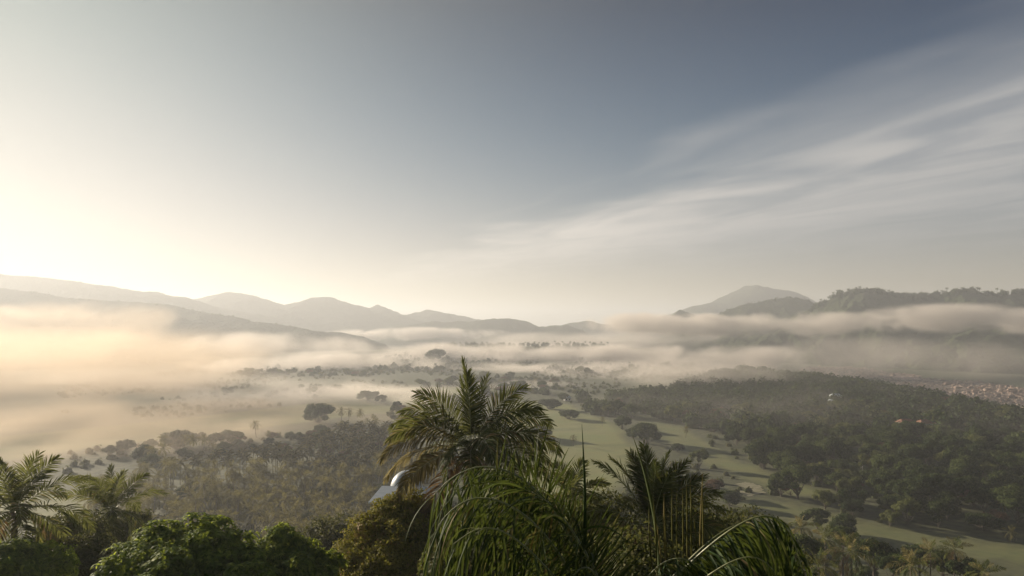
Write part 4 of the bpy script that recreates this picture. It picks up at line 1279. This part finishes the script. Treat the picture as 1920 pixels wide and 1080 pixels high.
# brush between the palms at lower left and behind the near palm
BR = [(110, 1010, 42, 1.4, 'brush', "brownish bush between the two coconut palms at lower left"),
      (150, 1050, 36, 1.3, 'brush', "green-brown bush under the gap between the two left palms"),
      (175, 1005, 47, 1.2, 'brush', "dull bush left of the second palm's trunk"),
      (245, 990, 58, 1.6, 'brush', "sunlit twiggy bush right behind the second palm"),
      (90, 1065, 32, 1.1, 'mango', "low bright bush in the lower left corner"),
      (900, 1040, 24, 1.3, 'brush', "dark bush under the tall palm's hanging dry fronds"),
      (1130, 1000, 32, 1.8, 'brush', "dark bush between the spear leaf and the stiff-fan palm"),
      (1050, 1010, 36, 2.0, 'brush', "dark bush under the small bushy palm"),
      (1300, 1010, 30, 1.8, 'brush', "dark bush right below the stiff-fan palm"),
      (1400, 1040, 40, 2.4, 'brush', "dark bush behind the right hand ribbon frond"),
      (1180, 1090, 20, 1.5, 'brush', "dark bush at the bottom edge below the stiff-fan palm"),
      (980, 1000, 30, 1.8, 'brush', "dark bush behind the left curtain of ribbons"),
      (640, 1020, 60, 2.4, 'brush', "dim bush left of the yellow olive tree")]
for i, (px, py, d, rad, lf, lab) in enumerate(BR):
    r0 = np.random.RandomState(300 + i)
    bl = [(px, py, d, rad)] + [(px + r0.uniform(-1, 1) * rad * 1371 / d * .9, py + r0.uniform(-.3, .9) * rad * 1371 / d * .8, d + r0.uniform(-1, 1) * rad, rad * r0.uniform(.5, .8)) for _ in range(5)]
    leafy_tree("bush", bl, d, lf, int(2600 * max(1, rad)), .11 + d * .0018, lab, 310 + i, kind='cards', cat='bush', trunk_h=2, flat=1.0, core=.8)

# ---------------------------------------------------------------- slope between the near trees and the grove
SLOPE = [(560, 960), (700, 935), (900, 925), (1100, 905), (1300, 900), (1440, 960), (1500, 1000), (1640, 1030), (1560, 1130), (1000, 1160), (500, 1160), (520, 1010)]
sx, sy = scatter(SLOPE, 8.5, 55, 240, 7, 17, fair_max=None)
sr = np.random.RandomState(18)
for x, y in sorted(zip(sx, sy), key=lambda p: p[1]):
    px, py = proj(x, y, float(ground(x, y)) + 7)
    if 670 < px < 820 and y < 226: continue
    kd = ['round', 'palm', 'round', 'red', 'pale'][sr.randint(5)]
    plant(kd, x, y, sr.uniform(.45, .85), PLACE_LABEL(kd, px, py, 'on near slope'), 'trees on the slope below the viewer', th=.6)

# palms and bushes at the bottom right, catching the sun
for px, py, d, s, kd, lab in [
    (1502, 990, 140, .85, 'palm', "leftmost palm of the sunlit cluster at the bottom right"), (1548, 1012, 130, 1.0, 'palm', "dark palm second from left at the bottom right beside the lower fairway"),
    (1597, 1035, 105, 1.05, 'palm', "largest yellowish palm right of the ribbon frond at the bottom"), (1535, 1062, 95, .8, 'palm', "palm cut by the bottom edge right of the ribbon frond"),
    (1745, 1035, 125, .8, 'palm', "slim palm with hanging brown skirt, left of the pair at bottom right"), (1790, 1030, 125, .8, 'palm', "slim palm with hanging brown skirt, right of the pair at bottom right"),
    (1708, 1062, 90, .8, 'palm', "spiky yellow palm at the bottom edge left of the slim pair"), (1845, 1076, 95, .7, 'palm', "low palm at the bottom edge near the right corner"),
    (1640, 1045, 130, .75, 'round', "dark bush behind the largest yellowish palm at bottom right"), (1675, 1068, 120, .6, 'round', "dark bush at the bottom right of the largest yellowish palm"),
    (1725, 1052, 140, .7, 'round', "dark bush left of the slim palm pair"), (1768, 1060, 130, .6, 'round', "dark bush between the slim palm pair"),
    (1580, 1010, 150, .6, 'round', "dark bush behind the dark palm at bottom right"), (1500, 1040, 110, .7, 'round', "dark bush under the leftmost sunlit palm at bottom right"),
    (1810, 1070, 120, .55, 'round', "dark bush right of the slim palm pair")]:
    x = (px - 960) / F * d; zc = EYE + (HOR - py) / F * d; g = float(ground(x, d))
    if kd == 'palm':
        r9 = np.random.RandomState(int(px))
        coconut_palm("coconut_palm", (x, d, zc), max(3, zc - g + .5), crown_specs(r9, 20, 3.7, low=-60 if 'skirt' in lab else -40, dry=.5 if 'skirt' in lab else .1, gold=.35), lab, seed=int(px), scale=s,
                     nleaf=26, llen=.95, wid=.10, segs=2)
    else:
        plant(kd, x, d, s, lab, th=max(.15, (zc - g - 3 * s + .4) / (3 * s)))

# ---------------------------------------------------------------- houses
def box_geo(x0, x1, y0, y1, z0, z1):
    v = np.array([(x, y, z) for x in (x0, x1) for y in (y0, y1) for z in (z0, z1)], float)
    q = np.array([(0, 1, 3, 2), (4, 6, 7, 5), (0, 4, 5, 1), (2, 3, 7, 6), (0, 2, 6, 4), (1, 5, 7, 3)])
    return v, q


def simple(name, geo, mat, parent, smooth=False):
    b = MBuf()
    for v, q in geo: b.add(v, q)
    return link(name, b.mesh(name, [mat], smooth=smooth), None, parent)


MW = plain_mat("white_wall", (0.62, 0.62, 0.58), (0.74, 0.73, 0.70), 1.2, .8, .1)
MR = plain_mat("pale_metal_roof", (0.54, 0.60, 0.62), (0.66, 0.70, 0.71), .5, .45, .15, .5, (1, 6, 1))
MD = plain_mat("dome_skin", (0.42, 0.48, 0.52), (0.58, 0.62, 0.66), .6, .4, .05, .5)
MRED = plain_mat("tile_roof", (0.24, 0.12, 0.08), (0.36, 0.19, 0.13), 2.0, .8, .4)
MGL = plain_mat("dark_opening", (0.02, 0.022, 0.025), (0.04, 0.045, 0.05), 1.0, .2, 0)

d = 118.0
hc = P3(745, 930, d)
hall = bpy.data.objects.new("pavilion", None); COL.objects.link(hall); hall.location = (hc.x, d, hc.z - 4.6); hall.rotation_euler = (0, 0, math.radians(-6))
tag(hall, "pale roofed pavilion with a white rounded dome among the trees below the tall palm", 'building')
# sloping flat roof: a trapezoid seen from above, with a fascia
v = np.array([(-3.9, -3.0, 4.25), (5.2, -3.0, 4.25), (4.8, 2.6, 5.6), (-3.3, 2.6, 5.6), (-3.9, -3.0, 4.0), (5.2, -3.0, 4.0), (4.8, 2.6, 5.35), (-3.3, 2.6, 5.35)])
q = np.array([(0, 1, 2, 3), (4, 7, 6, 5), (0, 4, 5, 1), (1, 5, 6, 2), (2, 6, 7, 3), (3, 7, 4, 0)])
simple("roof", [(v, q)], MR, hall)
simple("wall", [box_geo(-3.3, 4.6, -2.5, 2.3, -1.5, 3.98)], MW, hall)
for x in (-2.6, .2, 3.0):
    simple("window", [box_geo(x - .7, x + .7, -2.53, -2.44, 1.2, 2.9)], MGL, hall)
# dome: half ellipsoid behind the roof
th = np.linspace(0, 2 * np.pi, 33)[:-1]; ph = np.linspace(0, np.pi / 2 - .02, 12)
A, B = np.meshgrid(th, ph, indexing='ij')
dv = np.stack([2.8 * np.cos(B) * np.cos(A) + .1, 2.4 * np.cos(B) * np.sin(A) + 5.6, 3.4 * np.sin(B) + 4.2], -1).reshape(-1, 3)
i = np.arange(32)[:, None]; j = np.arange(11)[None, :]; a_ = i * 12 + j; b_ = ((i + 1) % 32) * 12 + j
simple("dome", [(dv, np.stack([a_, b_, b_ + 1, a_ + 1], -1).reshape(-1, 4)), box_geo(-2.6, 2.2, 3.4, 7.8, -1.5, 4.25)], MD, hall, True)


def cottage(px, py, d, w, dp, h, rh, rot, label, roofm):
    c = P3(px, py, d); g = float(ground(c.x, d)) + min(4.4, max(0, c.z - h - float(ground(c.x, d))))
    o = bpy.data.objects.new("house", None); COL.objects.link(o); o.location = (c.x, d, g); o.rotation_euler = (0, 0, math.radians(rot)); tag(o, label, 'house')
    simple("wall", [box_geo(-w / 2, w / 2, -dp / 2, dp / 2, -4, h)], MW, o)
    e = .5
    v = np.array([(-w / 2 - e, -dp / 2 - e, h + .02), (w / 2 + e, -dp / 2 - e, h + .02), (w / 2 + e, dp / 2 + e, h + .02), (-w / 2 - e, dp / 2 + e, h + .02), (-w * .3, 0, h + rh), (w * .3, 0, h + rh)])
    me = mesh_np("roof", v, [(0, 1, 5, 4), (2, 3, 4, 5), (0, 3, 2, 1)], [(1, 2, 5), (3, 0, 4)], smooth=False)
    link("roof", me, roofm, o)
    n = max(2, int(w / 2.4))
    for k in range(n):
        x = -w / 2 + (k + .5) * w / n
        simple("window", [box_geo(x - .55, x + .55, -dp / 2 - .03, -dp / 2 + .05, h * .3, h * .75)], MGL, o)


cottage(1698, 769, 395, 8, 5, 2.2, 1.8, 8, "white house with a rust red roof half hidden in the trees of the spur", MRED)
for hx, hy, hd, hs in [(1680, 783, 384, .8), (1722, 786, 382, .85), (1745, 788, 388, .9), (1702, 790, 374, .62)]:
    plant('round', (hx - 960) / F * hd, hd, hs, PLACE_LABEL('round', hx, hy, 'on spur', hs), None, th=.3)
cottage(1735, 775, 400, 9, 6, .8, 2.0, 10, "low rust red roofed house just right of the white house on the spur", MRED)
cottage(1567, 742, 520, 7, 5, 2.4, 1.6, -10, "small pale house, upper one of two left of the white house on the spur", MR)
cottage(1560, 752, 500, 6, 5, 2.4, 1.4, 20, "small pale house, lower one of two left of the white house on the spur", MR)
cottage(1063, 753, 560, 5, 5, 2.2, 2.0, 15, "tiny white roofed hut beside the flat-topped trees on the fairway", MR)

# ---------------------------------------------------------------- bare ground: sand patch, rocky riverbed
def drape(name, poly_px, step, mat, lift, extra=None, ymin=150, ymax=1300, label=None):
    """a sheet lying on the ground inside an outline given by its corners on the ground"""
    poly = [ray_ground(*p) for p in poly_px]
    xs_ = [p[0] for p in poly]; ys_ = [p[1] for p in poly]
    xs = np.arange(min(xs_) - step, max(xs_) + step, step); ys = np.arange(min(ys_) - step, max(ys_) + step, step)
    gx, gy = np.meshgrid(xs, ys, indexing='ij')
    wx = gx + fbm(gx, gy, step * 6, 3) * step * 5; wy = gy + fbm(gx + 40, gy, step * 6, 3) * step * 5
    ins = inside(wx.ravel(), wy.ravel(), poly)
    v = np.stack([gx, gy, ground(gx, gy) + lift], -1).reshape(-1, 3)
    q = grid_faces(len(xs), len(ys)); q = q[ins[q].all(1)]
    used = np.unique(q); mp = np.zeros(len(v), int); mp[used] = np.arange(len(used))
    o = link(name, mesh_np(name, v[used], mp[q]), mat)
    return tag(o, label, kind='structure'), v[used]


SAND = plain_mat("sand", (0.26, 0.25, 0.16), (0.36, 0.33, 0.23), .4, .95, .2, .1)
drape("sand_patch", [(1378, 908), (1400, 903), (1432, 915), (1436, 925), (1415, 934), (1392, 928)], 1.0, SAND, .12, label="pale sandy patch at the edge of the right fairway")
drape("footpath", [(1095, 762), (1140, 770), (1180, 778), (1178, 781), (1138, 774), (1094, 765)], 1.5, SAND, .12, label="thin pale path across the top of the bright lawn")

mb, N, L = new_mat("riverbed_gravel")
out = N.new('ShaderNodeOutputMaterial'); p = N.new('ShaderNodeBsdfPrincipled'); geo = N.new('ShaderNodeNewGeometry')
vo = N.new('ShaderNodeTexVoronoi'); vo.inputs['Scale'].default_value = .22; L.new(geo.outputs['Position'], vo.inputs['Vector'])
sx_ = N.new('ShaderNodeSeparateColor'); L.new(vo.outputs['Color'], sx_.inputs[0])
nz = N.new('ShaderNodeTexNoise'); nz.inputs['Scale'].default_value = .012; nz.inputs['Detail'].default_value = 5; L.new(geo.outputs['Position'], nz.inputs['Vector'])
mm_ = N.new('ShaderNodeMath'); mm_.operation = 'MULTIPLY_ADD'; L.new(nz.outputs['Fac'], mm_.inputs[0]); mm_.inputs[1].default_value = 1.5; mm_.inputs[2].default_value = -.75
aa_ = N.new('ShaderNodeMath'); aa_.operation = 'ADD'; L.new(sx_.outputs[0], aa_.inputs[0]); L.new(mm_.outputs[0], aa_.inputs[1])
L.new(ramp(N, L, aa_.outputs[0], [(0.2, (0.06, 0.055, 0.035)), (0.5, (0.17, 0.105, 0.085)), (0.8, (0.30, 0.19, 0.155)), (1.0, (0.50, 0.38, 0.32))]), p.inputs['Base Color'])
p.inputs['Roughness'].default_value = .95; L.new(p.outputs[0], out.inputs[0])
RB = [(1500, 690), (1560, 686), (1620, 690), (1700, 700), (1780, 712), (1860, 722), (1960, 735), (2060, 750), (2060, 800), (1900, 790), (1780, 760), (1640, 735), (1540, 712)]
xs = np.arange(240, 900, 6.0); ys = np.arange(560, 1250, 6.0)
gx, gy = np.meshgrid(xs, ys, indexing='ij'); gz = ground(gx, gy) + .3 + 3.5 * np.clip(fbm(gx, gy, 45, 4), 0, 1)
pp = proj(gx + 10 * fbm(gx, gy, 30, 3), gy, gz)
ins = inside(pp[0].ravel(), pp[1].ravel() + 10 * fbm(gx, gy, 60, 3).ravel(), RB)
v = np.stack([gx, gy, gz], -1).reshape(-1, 3); q = grid_faces(len(xs), len(ys)); q = q[ins[q].all(1)]
used = np.unique(q); mp_ = np.zeros(len(v), int); mp_[used] = np.arange(len(used))
tag(link("riverbed", mesh_np("riverbed", v[used], mp_[q]), mb), "bare pinkish rocky riverbed beyond the wooded spur", kind='structure')
# rocks and rubble on it
rr_ = np.random.RandomState(55); b = MBuf(); vv = v[used]
for i in range(2600):
    c = vv[rr_.randint(len(vv))] + np.array([rr_.uniform(-3, 3), rr_.uniform(-3, 3), 0])
    if fbm(c[0], c[1], 70, 3) < -.02 and rr_.rand() < .8: continue
    s = abs(rr_.normal(0, 1.1)) + .7
    V, Q = lump_geo(s, rr_, 5, 4, .22, (1.2, 1, .8)); b.add(V + c, Q)
MRK = plain_mat("rock", (0.20, 0.135, 0.11), (0.46, 0.36, 0.30), .08, .95, .3)
tag(link("rocks", b.mesh("rocks", [MRK], smooth=False)), "pink-grey rocks strewn over the riverbed", kind='stuff')

finish_labels()

FW = (0.97, 0.90, 0.84, 1)
FG = (0.84, 0.70, 0.55, 1)
fog(at(-120, 690, 620), (380, 300, 50), 0, 0.0085, "golden low fog filling the left of the valley", seed=2.0, nscale=0.007, stretch=(1, .8, 2), col=FG, g=.4, noise_amt=1.9)
fog(at(40, 830, 380), (190, 130, 24), 10, 0.015, "golden ground mist over the field behind the left palms", seed=22.0, nscale=0.012, stretch=(1, 1, 2), col=FG, g=.4, noise_amt=1.6)
fog(at(400, 800, 470), (200, 130, 20), 5, 0.017, "thin ground mist behind the coconut grove", seed=24.0, nscale=0.014, stretch=(.8, 1, 2), col=FG, g=.4, noise_amt=1.3)
fog(at(350, 718, 700), (230, 70, 22), -8, 0.024, "bright streak of fog across the left fields", seed=5.0, nscale=0.010, stretch=(.8, .8, 1.5), col=FW, g=.4, noise_amt=1.8)
fog(at(610, 690, 950), (230, 100, 26), 14, 0.028, "drifting wisps of fog left of the tall palm's tip", seed=31.0, nscale=0.011, stretch=(.9, .6, 1.5), col=FW, g=.35, noise_amt=2.0)
fog(at(940, 668, 1110), (300, 110, 30), -6, 0.036, "pale fog lying over the knoll in the middle of the valley", seed=8.0, nscale=0.010, stretch=(.9, .6, 1.5), col=FW, g=.3, noise_amt=1.6)
fog(at(1250, 670, 1010), (280, 90, 24), -16, 0.030, "tail of the pale fog running down behind the spur", seed=9.5, nscale=0.013, stretch=(.9, .6, 1.5), col=FW, g=.3, noise_amt=2.0)
fog(at(1120, 708, 860), (260, 110, 24), -20, 0.030, "thin fog drifting over the far fairways", seed=11.0, nscale=0.013, stretch=(.9, .8, 2), col=FW, g=.3, noise_amt=2.0)
fog(at(1320, 704, 640), (150, 80, 20), -10, 0.012, "pinkish mist veiling the left end of the spur woods", seed=41.0, nscale=0.014, stretch=(.8, 1, 2), col=FW, g=.3, noise_amt=1.7)
fog(at(1420, 608, 1180), (400, 90, 26), 2, 0.027, "long band of fog in front of the right hand hills", seed=14.0, nscale=0.012, stretch=(1, .5, 1.4), col=FW, g=.25, noise_amt=1.9)
fog(at(1840, 598, 1150), (330, 90, 30), 6, 0.027, "billowing right end of the fog band below the dark ridge", seed=64.0, nscale=0.013, stretch=(1, .5, 1.4), col=FW, g=.25, noise_amt=1.9)
fog(at(1230, 603, 1350), (150, 60, 22), 0, 0.040, "small rounded puff at the left end of the fog band", seed=67.0, nscale=0.012, stretch=(1, .5, 1.4), col=FW, g=.25, noise_amt=1.9)
fog(at(1180, 640, 1600), (500, 160, 34), 0, 0.010, "faint fog before the low hills in the gap of the valley", seed=19.0, nscale=0.007, stretch=(.6, 1, 2), col=FW, g=.35, noise_amt=1.4)
fog(at(800, 628, 2000), (330, 90, 26), 0, 0.030, "white wisps lying in front of the low middle hills", seed=45.0, nscale=0.010, stretch=(.9, .6, 1.5), col=FW, g=.3, noise_amt=2.2)
fog(at(90, 606, 1300), (330, 120, 55), -14, 0.015, "bright fog rising up the left hill", seed=17.0, nscale=0.007, stretch=(1, .7, 1.2), col=FG, g=.35, noise_amt=1.8)
fog(at(1010, 738, 690), (150, 80, 15), 20, 0.020, "ragged patch of mist over the lawn right of the tall palm", seed=51.0, nscale=0.016, stretch=(.7, 1, 3), col=FW, g=.3, noise_amt=2.0)
fog(at(740, 752, 600), (150, 90, 15), -15, 0.018, "ragged patch of mist behind the upper end of the grove", seed=53.0, nscale=0.016, stretch=(.7, 1, 3), col=FW, g=.35, noise_amt=2.0)
fog(at(1560, 790, 470), (260, 190, 24), 0, 0.0022, "thin veil of mist between the trees of the spur", seed=71.0, nscale=0.016, stretch=(1, 1, 1.5), col=FW, g=.3, noise_amt=1.6)
fog(at(620, 752, 560), (180, 90, 18), 0, 0.018, "ragged mist around the large domed tree of the left field", seed=73.0, nscale=0.016, stretch=(.8, 1, 2), col=FW, g=.35, noise_amt=1.9)
fog(at(520, 652, 1250), (260, 100, 34), -10, 0.012, "soft mist dissolving the foot of the left hill", seed=81.0, nscale=0.010, stretch=(1, .7, 1.3), col=FW, g=.35, noise_amt=1.8)
fog(at(1700, 672, 820), (300, 90, 34), 0, 0.006, "grey mist before the slope behind the riverbed", seed=83.0, nscale=0.012, stretch=(1, .7, 1.3), col=FW, g=.3, noise_amt=1.5)
